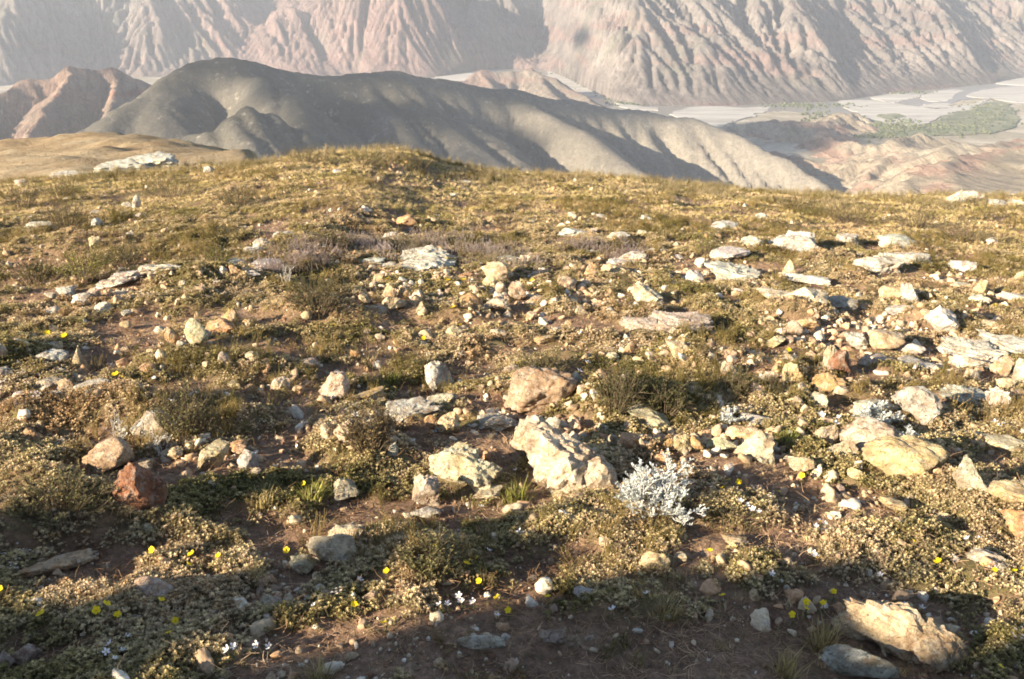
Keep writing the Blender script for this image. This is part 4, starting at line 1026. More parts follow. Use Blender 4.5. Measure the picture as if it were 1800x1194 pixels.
def scatter(name, protos, P, tint, scale, seed, normal_tilt=.25, label=None, cat=None):
    """P (n,3) points; one geometry-nodes object of kind stuff"""
    r = np.random.default_rng(seed); n = len(P)
    col = bpy.data.collections.new(name + '_kinds')
    for k, me in enumerate(protos):
        o = bpy.data.objects.new('%s_kind' % name, me); col.objects.link(o)
    me = bpy.data.meshes.new(name); me.vertices.add(n); me.vertices.foreach_set('co', np.asarray(P, np.float32).ravel())
    a = me.attributes.new('tint', 'FLOAT_COLOR', 'POINT'); a.data.foreach_set('color', np.concatenate([tint, np.ones((n, 1))], 1).astype(np.float32).ravel())
    a = me.attributes.new('sc', 'FLOAT', 'POINT'); a.data.foreach_set('value', scale.astype(np.float32))
    a = me.attributes.new('rot', 'FLOAT_VECTOR', 'POINT')
    rot = np.stack([r.normal(size=n) * normal_tilt, r.normal(size=n) * normal_tilt, r.uniform(0, 6.283, n)], 1); a.data.foreach_set('vector', rot.astype(np.float32).ravel())
    a = me.attributes.new('pick', 'INT', 'POINT'); a.data.foreach_set('value', r.integers(0, len(protos), n).astype(np.int32))
    ng = bpy.data.node_groups.new(name + '_nodes', 'GeometryNodeTree')
    ng.interface.new_socket('Geometry', in_out='INPUT', socket_type='NodeSocketGeometry'); ng.interface.new_socket('Geometry', in_out='OUTPUT', socket_type='NodeSocketGeometry')
    N = ng.nodes; L = ng.links; gi = N.new('NodeGroupInput'); go = N.new('NodeGroupOutput')
    m2p = N.new('GeometryNodeMeshToPoints'); L.new(gi.outputs[0], m2p.inputs[0])
    ci = N.new('GeometryNodeCollectionInfo'); ci.inputs[0].default_value = col; ci.inputs['Separate Children'].default_value = True; ci.inputs['Reset Children'].default_value = True
    io = N.new('GeometryNodeInstanceOnPoints'); io.inputs['Pick Instance'].default_value = True
    def attr(nm, ty):
        q = N.new('GeometryNodeInputNamedAttribute'); q.data_type = ty; q.inputs[0].default_value = nm; return q.outputs[0]
    L.new(m2p.outputs[0], io.inputs['Points']); L.new(ci.outputs[0], io.inputs['Instance']); L.new(attr('pick', 'INT'), io.inputs['Instance Index'])
    e2r = N.new('FunctionNodeEulerToRotation'); L.new(attr('rot', 'FLOAT_VECTOR'), e2r.inputs[0]); L.new(e2r.outputs[0], io.inputs['Rotation'])
    L.new(attr('sc', 'FLOAT'), io.inputs['Scale']); L.new(io.outputs[0], go.inputs[0])
    o = obj(name, me); md = o.modifiers.new('scatter', 'NODES'); md.node_group = ng
    return tag(o, label, cat, kind='stuff')

def sample_points(n, y0, y1, power=1., seed=0, wide=.62, pad=.7):
    r = np.random.default_rng(seed)
    u = r.uniform(size=n) ** power; y = y0 + (y1 - y0) * u
    w = wide * y + pad
    x = r.uniform(-1, 1, n) * w
    return x, y
def rock_free(x, y, shrink=1.04):
    ok = np.ones(x.shape, bool)
    for k in ROCKS:
        ok &= ((x - k['pos'][0]) / (k['rad'] * shrink)) ** 2 + ((y - k['pos'][1]) / (max(k['dep'] / 2, .01) * shrink)) ** 2 > 1
    return ok
def tints(x, y, cols, seed, jit=.15, fr=1.6):
    """blend between palette colours over the ground by slow noise"""
    n = len(cols); f = np.clip(.5 + 1.0 * fbm(x * fr, y * fr, seed, 3) + .12 * np.random.default_rng(seed).normal(size=x.shape), 0, .999) * (n - 1)
    i = f.astype(int); t_ = (f - i)[:, None]; c = np.asarray(cols)
    out = c[i] * (1 - t_) + c[np.minimum(i + 1, n - 1)] * t_
    if fr > .1 and seed not in (93,): out = out * np.array([1.30, 1.17, 1.14])
    return out * (1 + np.random.default_rng(seed + 1).normal(size=(len(x), 1)) * jit).clip(.5, 1.6)

def place(x, y, dz=0.): return np.stack([x, y, G(x, y) + dz], -1)

cush = [rosette_cushion(s).mesh('cushion', leaf_inst) for s in range(4)]
grs = [grass_tuft(s + 10).mesh('tuft', leaf_inst) for s in range(4)]
twg = [twiggy(s + 20).mesh('sprig', leaf_inst) for s in range(4)]
lit_ = [litter(s + 30).mesh('litter', leaf_inst) for s in range(3)]
flk = [flecks(s + 40).mesh('flecks', leaf_inst) for s in range(2)]
hth = [heather_spike(s + 50).mesh('spikes', leaf_inst) for s in range(2)]
peb = [pebble(s) for s in range(5)]; chips = [pebble(s) for s in range(5, 15)]

r_ = np.random.default_rng(99)
# 1 cushion plants
x, y = sample_points(120000, 1.35, 9., 1.25, 1); c = cover(x, y)
dens = c * smooth(-.35, .25, fbm(x * 1.7, y * 1.7, 71, 3) + .18)
k = (r_.uniform(size=x.shape) < dens) & rock_free(x, y); x, y = x[k], y[k]
tn = tints(x, y, [(.15, .145, .055), (.27, .24, .11), (.38, .34, .19), (.47, .40, .26), (.32, .24, .13)], 73)
scatter('cushion_plants', cush, place(x, y), tn, r_.uniform(.7, 1.35, len(x)), 1)
# 2 short grass
x, y = sample_points(150000, 1.6, 15.5, .80, 2); c = cover(x, y)
gd = smooth(-.3, .3, fbm(x * 1.1, y * 1.1, 75, 3) + .04 * (y - 4))
k = (r_.uniform(size=x.shape) < gd * (.15 + .85 * c)) & rock_free(x, y); x, y = x[k], y[k]
tn = tints(x, y, [(.19, .175, .065), (.32, .28, .12), (.42, .36, .18), (.50, .42, .25), (.36, .285, .16)], 77)
scatter('short_grass', grs, place(x, y), tn, r_.uniform(.25, .62, len(x)) * (1 + .25 * smooth(5, 12, y)), 2)
# 3 dwarf shrublets
x, y = sample_points(42000, 1.5, 15.2, .85, 3); c = cover(x, y)
sd = smooth(.0, .38, fbm(x * .8, y * .8, 79, 3) + .03)
k = (r_.uniform(size=x.shape) < sd * (.1 + .9 * c)) & rock_free(x, y); x, y = x[k], y[k]
tn = tints(x, y, [(.11, .105, .035), (.20, .175, .06), (.31, .25, .10), (.36, .28, .15)], 81)
scatter('dwarf_shrublets', twg, place(x, y), tn, r_.uniform(.35, .85, len(x)), 3)
# 4 dry litter
x, y = sample_points(52000, 1.35, 11., 1.0, 4)
k = r_.uniform(size=x.shape) < .45 + .4 * fbm(x * 2, y * 2, 83, 2); k &= rock_free(x, y, .8); x, y = x[k], y[k]
tn = tints(x, y, [(.17, .10, .05), (.34, .24, .14), (.48, .38, .26)], 85)
scatter('dry_litter', lit_, place(x, y, .004), tn, r_.uniform(.35, .95, len(x)), 4)
# 5 pale fleck blossoms
x, y = sample_points(9000, 1.5, 12., .9, 5); c = cover(x, y)
k = (r_.uniform(size=x.shape) < c * smooth(.05, .4, fbm(x * 1.5, y * 1.5, 87, 3))) & rock_free(x, y); x, y = x[k], y[k]
scatter('pale_flecks', flk, place(x, y), tints(x, y, [(.42, .38, .28), (.60, .57, .50), (.50, .42, .30)], 89), r_.uniform(.5, 1.1, len(x)), 5)
# 6 gravel
x, y = sample_points(95000, 1.3, 14.5, 1.05, 6); c = cover(x, y)
k = (r_.uniform(size=x.shape) < (.22 + .78 * (1 - c)) * smooth(-.45, .35, fbm(x * 1.9, y * 1.9, 91, 3))) & rock_free(x, y, .7); x, y = x[k], y[k]
sz = np.clip(r_.lognormal(-5.6, .6, len(x)), .0018, .016)
tn = np.array([(.24, .145, .095), (.38, .27, .17), (.54, .44, .31), (.62, .56, .46), (.30, .17, .10), (.20, .11, .07)])[r_.integers(0, 6, len(x))] * r_.uniform(.8, 1.2, (len(x), 1))
scatter('gravel', peb, place(x, y, .001), tn, sz, 6, 1.)
# 6b broken stone bits, two to four centimetres
x, y = sample_points(15000, 1.8, 14., .85, 16); c = cover(x, y)
k = (r_.uniform(size=x.shape) < (.08 + .92 * smooth(-.05, .3, fbm(x * 1.1, y * 1.1, 191, 3))) * (1 - .75 * smooth(8, 10, y))) & rock_free(x, y, 1.); x, y = x[k], y[k]
tn = np.array([(.44, .32, .20), (.54, .43, .29), (.62, .54, .42), (.46, .28, .16), (.36, .25, .16)])[r_.integers(0, 5, len(x))] * r_.uniform(.8, 1.15, (len(x), 1))
scatter('stone_chips', chips, place(x, y, .006), tn, np.clip(r_.lognormal(-4.15, .45, len(x)), .008, .042), 16, .5)
# 7 heather with dry pinkish spikes
H_px = [(560, 445, 75, 16), (540, 470, 40, 14), (690, 450, 60, 16), (770, 435, 60, 18), (840, 455, 70, 16), (900, 470, 50, 14), (650, 440, 50, 10), (1020, 440, 60, 10), (1100, 450, 50, 10), (490, 480, 40, 14)]
hx_, hy_ = [], []
for px, py, wx, wy in H_px:
    n = int(wx * .75); a = r_.normal(size=(n, 2)) * .5
    q = ground_hit(px + a[:, 0] * wx, py + a[:, 1] * wy); hx_.append(q[:, 0]); hy_.append(q[:, 1])
x = np.concatenate(hx_); y = np.concatenate(hy_)
scatter('heather', hth, place(x, y), tints(x, y, [(.36, .27, .22), (.50, .40, .35), (.34, .27, .16)], 93), r_.uniform(.45, 1.05, len(x)), 7)
# 8 plants and stones on the knoll behind, whose crest shades the nearest ground
al_ = r_.uniform(-2.2, 3.2, 9000); c_ = r_.uniform(-6, 10, 9000)
x = (KNOLL_A + al_) * math.cos(SUN_AZ) - c_ * math.sin(SUN_AZ); y = (KNOLL_A + al_) * math.sin(SUN_AZ) + c_ * math.cos(SUN_AZ)
k = np.hypot(x, y) > 1.3; x, y = x[k], y[k]
k = fbm(x * 1.2, y * 1.2, 95, 3) > -.05; x, y = x[k], y[k]
scatter('knoll_shrublets', twg, place(x, y), tints(x, y, [(.06, .07, .025), (.17, .14, .06)], 97), r_.uniform(.3, .8, len(x)), 8)
# 9 grass along the edge of the meadow and beyond
x, y = sample_points(30000, 12.2, 17.5, .9, 9, .75)
k = fbm(x * 1.3, y * 1.3, 99, 3) > .05; x, y = x[k], y[k]
scatter('edge_grass', grs + twg[:2], place(x, y), tints(x, y, [(.24, .22, .11), (.36, .32, .18), (.46, .40, .25)], 101), r_.uniform(.5, 1.25, len(x)), 9)

# 10 trees on the far valley floor, seen only as dark specks
tx, ty = [], []
for (px, py, wx, wy, n) in [(1640, 226, 130, 14, 260), (1740, 200, 45, 22, 150), (1560, 222, 50, 12, 160), (1060, 150, 34, 18, 220), (1420, 186, 90, 5, 120), (1100, 183, 60, 4, 60), (1600, 163, 60, 4, 50), (1440, 215, 30, 22, 160), (1000, 128, 30, 6, 60), (1530, 238, 60, 8, 120)]:
    a = r_.normal(size=(n, 2)) * .5; q = at_z(px + a[:, 0] * wx, py + a[:, 1] * wy, FLOOR); tx.append(q[:, 0]); ty.append(q[:, 1])
x = np.concatenate(tx); y = np.concatenate(ty)
tp = []
for s in range(3):
    v, f = rock_shape((1, 1, .8), 'round', 700 + s, 2); tp.append(mesh_np('crown', v, f, leaf_inst)); 
    q = tp[-1].attributes.new('leafcol', 'FLOAT', 'FACE'); q.data.foreach_set('value', np.ones(len(f), np.float32))
scatter('distant_trees', tp, np.stack([x, y, 0 * x + FLOOR + 3], -1), tints(x, y, [(.07, .09, .045), (.14, .15, .08)], 105, fr=.004), r_.uniform(3, 9, len(x)), 10, .05)

# 11 broken rubble lying in heaps round the larger stones
qx, qy = [], []
for (px, py, wx, wy, n) in [(880, 515, 240, 40, 260), (690, 520, 60, 30, 90), (1290, 780, 150, 34, 150), (1350, 690, 110, 46, 120), (1160, 625, 130, 34, 110), (350, 805, 110, 26, 70), (1580, 560, 200, 40, 130),
                            (1420, 600, 150, 40, 110), (620, 760, 90, 40, 70), (1000, 740, 120, 40, 70), (260, 520, 120, 30, 80), (1250, 480, 140, 26, 90), (1650, 640, 140, 30, 90), (980, 1125, 330, 50, 40), (1480, 880, 330, 60, 45), (860, 730, 60, 30, 50), (500, 1050, 80, 30, 40)]:
    a = r_.normal(size=(n, 2)) * .55; q = ground_hit(px + a[:, 0] * wx, py + a[:, 1] * wy); qx.append(q[:, 0]); qy.append(q[:, 1])
x = np.concatenate(qx); y = np.concatenate(qy); k = rock_free(x, y, 1.); x, y = x[k], y[k]
tn = np.array([(.44, .32, .21), (.54, .43, .30), (.50, .33, .20), (.36, .25, .17), (.58, .50, .39)])[r_.integers(0, 5, len(x))] * r_.uniform(.8, 1.15, (len(x), 1))
scatter('rubble', chips, place(x, y, .006), tn, np.clip(r_.lognormal(-3.75, .35, len(x)), .012, .045) * np.clip(y / 4.2, .38, 1), 11, .45)
# ------------------------------------------------------------------ plants that stand out, one by one
LM = []                             # landmarks: (x, y, short name)
for k in ROCKS:
    if k['short']: LM.append((k['x'], k['y'], k['short']))
def gp(px, py):
    g = ground_hit(px, py, lambda x, y: G(x, y))[0]; return g, math.sqrt(g[0] ** 2 + g[1] ** 2 + (EYE - g[2]) ** 2) / FPX

def bush(px, pyb, w, h, col, label, short=None, kind='leafy', seed=0, name='shrub', cat='shrub', stemcol=(.16, .12, .08), group=None):
    g, m = gp(px, pyb); W = w * m; Hh = h * m; r = np.random.default_rng(seed + int(px))
    root = bpy.data.objects.new(name, None); C.objects.link(root); root.location = g; root.empty_display_size = .05
    tag(root, label, cat, group)
    st = MB(); lf = MB()
    n = int(np.clip(w / 1.6, 16, 60)) if kind != 'twig' else 7
    for i in range(n):
        a = r.uniform(0, 6.28); q = math.sqrt(r.uniform()); p0 = np.array([math.cos(a) * q * W * .18, math.sin(a) * q * W * .18, -.01])
        top = np.array([math.cos(a) * q * W * .5, math.sin(a) * q * W * .45, Hh * (1 - .45 * q * q) * r.uniform(.65, 1.1)])
        mid = (p0 + top) / 2 + r.normal(size=3) * Hh * .07 + [0, 0, Hh * .06]
        if kind == 'grass':
            for j in range(4):
                lf.blade(p0 * 1.2 + r.normal(size=3) * [.01, .01, 0], top - p0 + r.normal(size=3) * Hh * .2, Hh * r.uniform(.5, 1.15), .0032, r.uniform(.1, .8), r.uniform(.6, 1.3))
            continue
        st.tube([p0, mid, top], .0022, .0009, 4, 1.)
        for b in range(3):
            s_ = r.uniform(.35, .95); q0 = p0 + (mid - p0) * s_ * 2 if s_ < .5 else mid + (top - mid) * (s_ - .5) * 2
            e = q0 + (top - p0) * .22 + r.normal(size=3) * Hh * .13; st.tube([q0, e], .0012, .0006, 3, 1.)
            for j in range(9 if kind == 'leafy' else 2):
                u_ = r.uniform(.1, 1.05); c_ = q0 + (e - q0) * u_; bb = r.uniform(0, 6.28)
                lf.leaf(c_, (math.cos(bb), math.sin(bb), .7), .011 * r.uniform(.6, 1.3), .0048, col=r.uniform(.6, 1.4))
        for j in range(10 if kind == 'leafy' else 2):
            u_ = r.uniform(.3, 1.); c_ = p0 + (top - p0) * u_; bb = r.uniform(0, 6.28)
            lf.leaf(c_, (math.cos(bb), math.sin(bb), .9), .012 * r.uniform(.6, 1.3), .005, col=r.uniform(.6, 1.4))
    if st.v: o = obj('stems', st.mesh('stems', leaf_obj), root); o.color = (*stemcol, 1)
    if lf.v: o = obj('foliage', lf.mesh('foliage', leaf_obj), root); o.color = (*col, 1)
    if short: LM.append((px, pyb - h / 2, short))
    return root
OL = (.18, .16, .07); DG = (.10, .10, .04); ST = (.44, .35, .16); GR = (.20, .20, .05); YG = (.36, .34, .09); BR = (.19, .14, .07)
for a in [
 (335, 772, 120, 92, OL, 'wiry olive brown bush with white blossoms on top, behind the grey-buff dome stone', 'the wiry olive bush'),
 (650, 790, 95, 80, BR, 'brown twiggy bush beside the lumpy cream stone, left of centre', 'the brown twiggy bush'),
 (1085, 722, 100, 85, DG, 'dark twiggy bush in shade just right of the round lichened boulder', 'the dark twiggy bush'),
 (1165, 730, 90, 60, DG, 'dark low bush spreading in the shaded hollow, right of centre', 'the low hollow bush'),
 (120, 412, 90, 55, OL, 'upright olive bush left of a white block, upper left meadow', 'the upright olive bush'),
 (40, 362, 85, 34, DG, 'dark green low bush at the left edge of the upper meadow', 'the dark left bush'),
 (108, 352, 70, 32, OL, 'olive bush between a darker bush and a white standing stone, upper left', None),
 (300, 350, 120, 40, OL, 'broad olive bush in a band of shrubs right of the white standing stone', 'the broad olive bush'),
 (420, 362, 80, 36, OL, 'small olive bush below the crest, left of the central hump', None),
 (535, 288, 75, 34, OL, 'tufted bush breaking the skyline left of the central hump', 'the left skyline bush'),
 (640, 292, 90, 32, GR, 'leafy bush on the central hump of the skyline', 'the hump bush'),
 (735, 300, 70, 26, OL, 'olive bush on the right shoulder of the central hump', None),
 (590, 440, 70, 36, DG, 'dark green bush behind the pink heather, upper centre', 'the dark green bush'),
 (150, 498, 80, 70, YG, 'yellow-flecked green bush above the broken white row at left', 'the yellow-flecked bush'),
 (220, 470, 70, 40, OL, 'olive bush right of the yellow-flecked bush at left', None),
 (60, 500, 80, 42, DG, 'dark bush near the left edge, level with the yellow-flecked bush', None),
 (560, 545, 130, 60, DG, 'wide dark green bush over reddish soil below the heather', 'the wide dark bush'),
 (1490, 395, 110, 46, OL, 'olive bush in the right meadow between two white ledges', 'the right meadow bush'),
 (1400, 372, 80, 28, OL, 'low bush near the skyline above the white jagged rock', None),
 (1610, 402, 90, 44, OL, 'olive bush below the white skyline boulder', None),
 (1700, 425, 110, 34, OL, 'flat olive bush at upper right, in front of the white skyline boulder', None),
 (1240, 452, 46, 55, YG, 'tall yellow-flowering sprig standing above dark grass, right of centre', 'the tall yellow sprig'),
 (1730, 385, 36, 34, YG, 'pale yellow sprig near the skyline at the far right', None),
 (950, 665, 110, 46, OL, 'green bush dotted with pale blossoms behind the round lichened boulder', None),
 (1430, 380, 60, 22, GR, 'small green bush on the skyline above the right meadow bush', None),
 (850, 312, 60, 20, OL, 'low tuft on the skyline right of the central hump', None),
 (1150, 330, 60, 22, OL, 'low olive bush on the skyline right of the middle', None),
 (380, 470, 60, 34, GR, 'green bush between the two lines of white stones at left', None),
 (1300, 700, 60, 52, OL, 'dark sprig between the cream rim stone and the pinkish knobbly stone', None),
 (760, 1010, 120, 60, OL, 'rounded olive leafy cushion right of the cracked cream block', None),
 (110, 905, 190, 60, OL, 'broad olive cushion shrub left of the rust-red rock', 'the broad left cushion')]:
    bush(*a[:6], short=a[6], kind='leafy')
for a in [
 (905, 882, 58, 56, GR, 'fresh green grass tuft between the two-humped and the biggest cream boulders', 'the fresh green tuft'),
 (463, 882, 60, 34, ST, 'straw-yellow grass tuft lit above dark shade at left', 'the straw-yellow tuft'),
 (545, 880, 60, 44, YG, 'yellow-green grass tuft with one yellow flower, left of the cream pointed stone', None),
 (352, 1072, 36, 32, ST, 'small dry grass tuft right of the pinkish boulder', None),
 (442, 1018, 44, 40, ST, 'dry grass tuft beside a dark green cushion at lower left', None),
 (977, 868, 36, 34, YG, 'mossy yellow-green clump against the foot of the biggest central boulder', None),
 (1384, 778, 32, 34, YG, 'bright green tuft right of the jagged cream stone', None),
 (1443, 1140, 75, 62, ST, 'pale sunlit tuft at the left foot of the big tan boulder', 'the pale foot tuft'),
 (1170, 1078, 90, 34, ST, 'pale sunlit tuft in the bottom shade right of the flat grey stone', None),
 (683, 672, 60, 34, GR, 'green mossy tuft between the whitish grey fin and olive plants', None),
 (240, 765, 30, 40, ST, 'straw tuft left of the wiry olive bush', None),
 (1380, 1190, 36, 80, ST, 'thin dry stalks standing up in deep shade near the bottom right', None),
 (560, 1196, 40, 62, ST, 'dry twig-like tuft at the bottom edge, left of centre', None)]:
    bush(*a[:6], short=a[6], kind='grass', name='grass_tuft', cat='grass tuft')
# dead white stems
for (px, py, w, h, lab) in [(212, 782, 26, 62, 'dead whitish stem with a bright white head, left of the wiry olive bush'), (283, 800, 40, 52, 'forked grey-white dead stems in front of the grey-buff dome stone'),
                            (505, 500, 22, 40, 'pale dead stalks left of the pink heather'), (325, 770, 40, 50, 'grey dead stems leaning under the wiry olive bush')]:
    bush(px, py, w, h, (.62, .60, .54), lab, kind='twig', name='dead_stems', cat='dead plant', stemcol=(.58, .54, .48))

# silvery bush: pale felted branches
def silver(px, pyb, w, h, label, short=None, n=34, seed=5):
    g, m = gp(px, pyb); W = w * m; Hh = h * m; r = np.random.default_rng(seed)
    root = bpy.data.objects.new('silvery_bush', None); C.objects.link(root); root.location = g; root.empty_display_size = .05
    tag(root, label, 'silvery bush')
    st = MB(); lf = MB()
    def grow(p, d, L, rad, lev):
        d = d / np.linalg.norm(d); e = p + d * L + r.normal(size=3) * L * .08
        st.tube([p, (p + e) / 2 + r.normal(size=3) * L * .07, e], rad, rad * .72, 5, r.uniform(.85, 1.1))
        if lev == 0 or L < .012:
            for j in range(9):
                b = j * 2.4; lf.leaf(e - d * r.uniform(0, L * .7), (d[0] + math.cos(b) * .8, d[1] + math.sin(b) * .8, d[2] + .35), .0105 * r.uniform(.7, 1.25), .0052, col=r.uniform(.8, 1.12))
            return
        for j in range(3 if lev > 1 else 2):
            dd = d + r.normal(size=3) * .55; dd[2] = abs(dd[2]) * .8 + .15
            grow(e if j else p + d * L * .6, dd, L * r.uniform(.55, .8), rad * .68, lev - 1)
        for j in range(5):
            b = r.uniform(0, 6.28); lf.leaf(p + (e - p) * r.uniform(.3, 1), (math.cos(b), math.sin(b), .6), .009, .0045, col=r.uniform(.75, 1.1))
    for i in range(n):
        a = r.uniform(0, 6.28); q = math.sqrt(r.uniform())
        p0 = np.array([math.cos(a) * q * W * .22, math.sin(a) * q * W * .2, -.008])
        d = np.array([math.cos(a) * q * 1.0 * W / Hh / 1.4, math.sin(a) * q * .8, .95])
        grow(p0, d, Hh * r.uniform(.34, .48), .0030, 3)
    o = obj('branches', st.mesh('branches', leaf_obj), root); o.color = (.60, .60, .56, 1)
    o = obj('foliage', lf.mesh('foliage', leaf_obj), root); o.color = (.66, .67, .62, 1)
    if short: LM.append((px, pyb - h / 2, short))
silver(1162, 902, 122, 80, 'silvery white bushy plant like coral, right of the biggest central boulder', 'the silvery bush', 21)
silver(1540, 744, 62, 34, 'low silvery sprigs against the grey pitted boulder', 'the silvery sprigs', 12, 6)
silver(1603, 782, 40, 26, 'small silvery sprig in the dark gap above the yellow-cream boulder', None, 7, 7)
silver(1286, 748, 34, 26, 'small silver-grey sprig behind the rounded buff stone', None, 6, 8)

# ------------------------------------------------------------------ flowers
def petal_mesh(name, L, W, cup):
    m = MB(); n = 5
    for i in range(n):
        pass
    pts = [(0, 0, 0), (.35 * L, W * .38, cup * .25 * L), (.8 * L, W * .5, cup * .7 * L), (L, W * .18, cup * L), (L * .94, 0, cup * .9 * L), (L, -W * .18, cup * L), (.8 * L, -W * .5, cup * .7 * L), (.35 * L, -W * .38, cup * .25 * L)]
    me = bpy.data.meshes.new(name); me.from_pydata(pts, [], [(0, 1, 7), (1, 2, 6, 7), (2, 3, 4), (4, 5, 6), (2, 4, 6)]); return me
t = NT('yellow_petal'); ypm = t.finish(t.mix(t.noise(t.pos(), 120, 2), (.80, .56, .015), (.88, .68, .04)), .6, None, .2, .35)
t = NT('white_petal'); wpm = t.finish(t.mix(t.noise(t.pos(), 120, 2), (.78, .76, .80), (.85, .84, .84)), .6, None, .2, .35)
t = NT('flower_centre'); cpm = t.finish((.62, .36, .02), .8)
t = NT('flower_stem'); spm = t.finish((.09, .10, .035), .8, None, .2, .2)
def head_meshes(L, W, cup, mat, nm):
    me = petal_mesh(nm, L, W, cup); me.materials.append(mat); me.polygons.foreach_set('use_smooth', [True] * len(me.polygons)); return me
yp = head_meshes(.0150, .0125, .28, ypm, 'petal'); wp = head_meshes(.0135, .0078, .5, wpm, 'petal')
bm = bmesh.new(); bmesh.ops.create_icosphere(bm, subdivisions=1, radius=.0028); ce = bpy.data.meshes.new('centre'); bm.to_mesh(ce); bm.free(); ce.materials.append(cpm)
sm_ = MB(); sm_.tube([(0, 0, -.01), (.002, .001, .02), (0, 0, .04)], .0011, .0009, 4); sm_.leaf((0, 0, .008), (1, .3, .5), .016, .006); sm_.leaf((0, 0, .004), (-1, .2, .5), .018, .006); sm_.leaf((0, 0, .004), (.1, -1, .5), .018, .006)
stm = sm_.mesh('stem', spm)
def flower(px, py, kind, size=1., hgt=None):
    r = np.random.default_rng(int(px * 31 + py))
    h = (.035 if kind == 'yellow' else .03) * (hgt or 1.) * r.uniform(.8, 1.2)
    # the head is seen at the pixel: the foot is on the ground below it
    g0, m = gp(px, py); g, m = gp(px, py + h / m * .75)
    root = bpy.data.objects.new('%s_flower' % kind, None); C.objects.link(root); root.location = g; root.empty_display_size = .02
    o = obj('stem', stm, root); o.scale = (1, 1, h / .04)
    me = yp if kind == 'yellow' else wp
    tilt = Matrix.Rotation(r.uniform(-.75, .6), 4, 'Y') @ Matrix.Rotation(r.uniform(-.5, .8), 4, 'X'); size = size * r.uniform(.8, 1.2)
    for k in range(5):
        p = obj('petal', me, root)
        p.matrix_local = Matrix.Translation((0, 0, h)) @ tilt @ Matrix.Rotation(k * 2 * math.pi / 5 + r.uniform(-.12, .12), 4, 'Z') @ Matrix.Diagonal((size, size, size * r.uniform(.7, 1.5), 1))
    c = obj('centre', ce, root); c.matrix_local = Matrix.Translation((0, 0, h)) @ Matrix.Diagonal((size, size, size, 1))
    return dict(o=root, x=px, y=py, kind=kind)
FL = []
YEL = [(338,977),(334,995),(385,980),(270,971),(76,1086),(210,1084),(191,1066),(311,1095),(300,1117),(286,1058),(172,1076),(761,1003),(766,963),(838,984),(820,993),(842,1024),(792,1008),(624,1066),(675,1098),(873,1054),(893,1075),(962,1052),(680,1007),
 (1268,1050),(1415,1062),(1445,1064),(1415,1073),(1390,1084),(1463,1044),(1725,998),(1745,1007),(1778,1008),(1798,1006),(1646,990),(1547,1111),(1755,1177),(1605,955),(1368,867),(1246,971),(1268,863),(1297,851),(1280,847),(1385,618),(745,597),(470,624),(204,662),(217,667),
 (114,593),(84,589),(680,491),(814,494),(935,495),(797,555),(1228,411),(1247,419),(1243,440),(1747,539),(912,640),(1155,617),(786,494),(809,574),(1408,839),(535,853),(589,573),(960,358),(975,355),(4,1040),(505,970)]
WHT = [(190,1150),(205,1162),(218,1146),(196,1136),(227,1122),(553,1067),(633,1022),(453,1137),(475,1140),(402,1146),(412,1140),(874,1085),(773,1065),(787,1064),(807,1050),(811,1060),(832,1060),(739,982),(860,970),(913,937),(907,829),(845,893),(1075,1077),
 (1135,1048),(1432,927),(1447,922),(1440,918),(1433,982),(1427,975),(1332,905),(1312,890),(1322,898),(1300,884),(1237,910),(1098,885),(1107,892),(1103,878),(1355,1012),(1545,1014),(1698,950),(1718,950),(1577,1070),(1588,1064),(1618,1072),(1442,733),(1473,737),(1467,748),
 (1748,745),(1760,750),(1752,752),(1795,762),(340,695),(350,692),(333,698),(302,710),(275,712),(1512,680),(1025,605),(1020,590),(1032,640),(1018,655),(624,733)]
for px, py in YEL: FL.append(flower(px, py, 'yellow', .70 + .35 * (py < 700) + .3 * (py < 560)))
for px, py in WHT: FL.append(flower(px, py, 'white', .72 + .35 * (py < 800)))

# ------------------------------------------------------------------ smaller loose stones
r_ = np.random.default_rng(321); taken = [(k['x'], k['y'], k['w']) for k in ROCKS]
names_n = len(ROCKS); tries = 0
while len(ROCKS) < 292 and tries < 4000:
    tries += 1
    y1 = r_.choice([r_.uniform(455, 640), r_.uniform(600, 860), r_.uniform(860, 1150), r_.uniform(380, 480)], p=[.36, .38, .14, .12]); x = r_.uniform(10, 1790)
    w = r_.uniform(11, 27) * (.7 + .3 * smooth(400, 800, y1)); h = w * r_.uniform(.5, .95)
    if any(abs(x - a) < (w + b[2]) * .62 and abs(y1 - b[1]) < (h + b[2] * .7) * .7 for b in taken for a in (b[0],)): continue
    if fbm(np.array([x / 160.]), np.array([y1 / 90.]), 12, 2)[0] < -.08: continue
    col = r_.choice(['cream', 'tan', 'orange', 'white', 'pink', 'grey', 'brown'], p=[.27, .25, .12, .13, .11, .06, .06] if y1 > 500 else [.2, .1, .02, .6, .05, .03, 0])
    add_rock(x - w / 2, x + w / 2, y1 - h, y1, str(col), str(r_.choice(['block', 'round', 'slab'], p=[.5, .2, .3])), None, None, lich=.3)
    taken.append((x, y1 - h / 2, w))

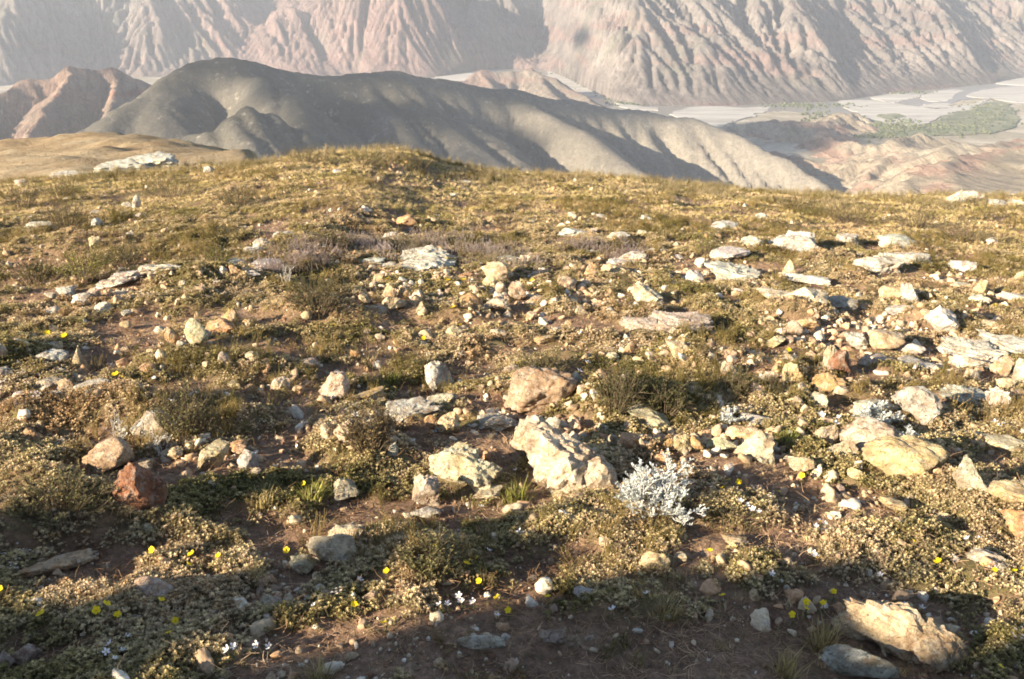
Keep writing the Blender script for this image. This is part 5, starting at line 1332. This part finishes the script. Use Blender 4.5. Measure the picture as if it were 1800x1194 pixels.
# ------------------------------------------------------------------ labels: each names the landmarks the thing lies beside
USED = set()
def rel(x, y, lx, ly):
    dx, dy = x - lx, (y - ly) * 1.5; d = math.hypot(dx, dy)
    if abs(dx) > 1.3 * abs(dy): w = 'right of' if dx > 0 else 'left of'
    elif abs(dy) > 2.6 * abs(dx): w = 'behind' if dy < 0 else 'in front of'
    else: w = ('behind and ' if dy < 0 else 'in front and ') + ('right of' if dx > 0 else 'left of')
    return ('just ' if d < 75 else '') + w, d
def make_label(desc, x, y, tail=''):
    near = sorted(LM, key=lambda l: math.hypot(x - l[0], 1.5 * (y - l[1])))
    near = [l for l in near if math.hypot(x - l[0], y - l[1]) > 4][:6]
    for d_ in desc:
        for l in near[:3]:
            w, d = rel(x, y, l[0], l[1]); s = '%s %s %s' % (d_, w, l[2])
            if s not in USED and len(s.split()) <= 16: USED.add(s); return s
    for d_ in desc:
        for i in range(5):
            for j in range(i + 1, 6):
                w, _ = rel(x, y, near[i][0], near[i][1]); s = '%s %s %s, nearer than %s' % (d_, w, near[i][2], near[j][2])
                if s not in USED and len(s.split()) <= 16: USED.add(s); return s
    return None
CN = dict(cream='cream', tan='tan', orange='orange-tan', rust='rust-red', white='white', grey='grey', pink='pinkish', yellow='yellowish', brown='brown', reddish='reddish')
KN_ = dict(block='angular', round='rounded', slab='flat', outcrop='jagged', shard='upright')
n_same = 0
for k in ROCKS:
    o = k['o']; o['category'] = 'boulder' if k['name'] == 'boulder' else ('rock' if k['name'] == 'rock_outcrop' else 'stone')
    if k['w'] < 70 and k['name'] == 'stone': o['group'] = 'loose stones scattered over the meadow'
    if k['label']: o['label'] = k['label']; USED.add(k['label']); continue
    size = 'tiny' if k['w'] < 16 else ('small' if k['w'] < 30 else 'medium')
    s = make_label(['%s %s %s stone' % (size, CN[k['col']], KN_[k['kind']]), '%s %s stone' % (CN[k['col']], KN_[k['kind']])], k['x'], k['y'])
    o['label'] = s or 'small loose stone among many on the slope'
for f in FL:
    o = f['o']; o['category'] = 'flower'; o['group'] = '%s flowers growing in the meadow' % f['kind']
    d = ['yellow five-petalled flower', 'bright yellow flower', 'small yellow flower'] if f['kind'] == 'yellow' else ['small white flower', 'white star-like flower', 'pale white blossom']
    o['label'] = make_label(d, f['x'], f['y']) or '%s flower among its like' % f['kind']
# ------------------------------------------------------------------ air
bm = bmesh.new(); bmesh.ops.create_cube(bm, size=1)
hz = bpy.data.meshes.new('haze'); bm.to_mesh(hz); bm.free()
ho = obj('haze', hz); ho.scale = (21000, 14500, 1500); ho.location = (0, 5200, -700 + 750 + 20 - 8)
t = NT('valley_air'); v = t.n.new('ShaderNodeVolumePrincipled')
v.inputs['Color'].default_value = (.83, .89, 1.0, 1); v.inputs['Density'].default_value = HAZE; v.inputs['Anisotropy'].default_value = .15
t.l.new(v.outputs[0], t.out.inputs['Volume']); hz.materials.append(t.m)
tag(ho, kind='stuff')
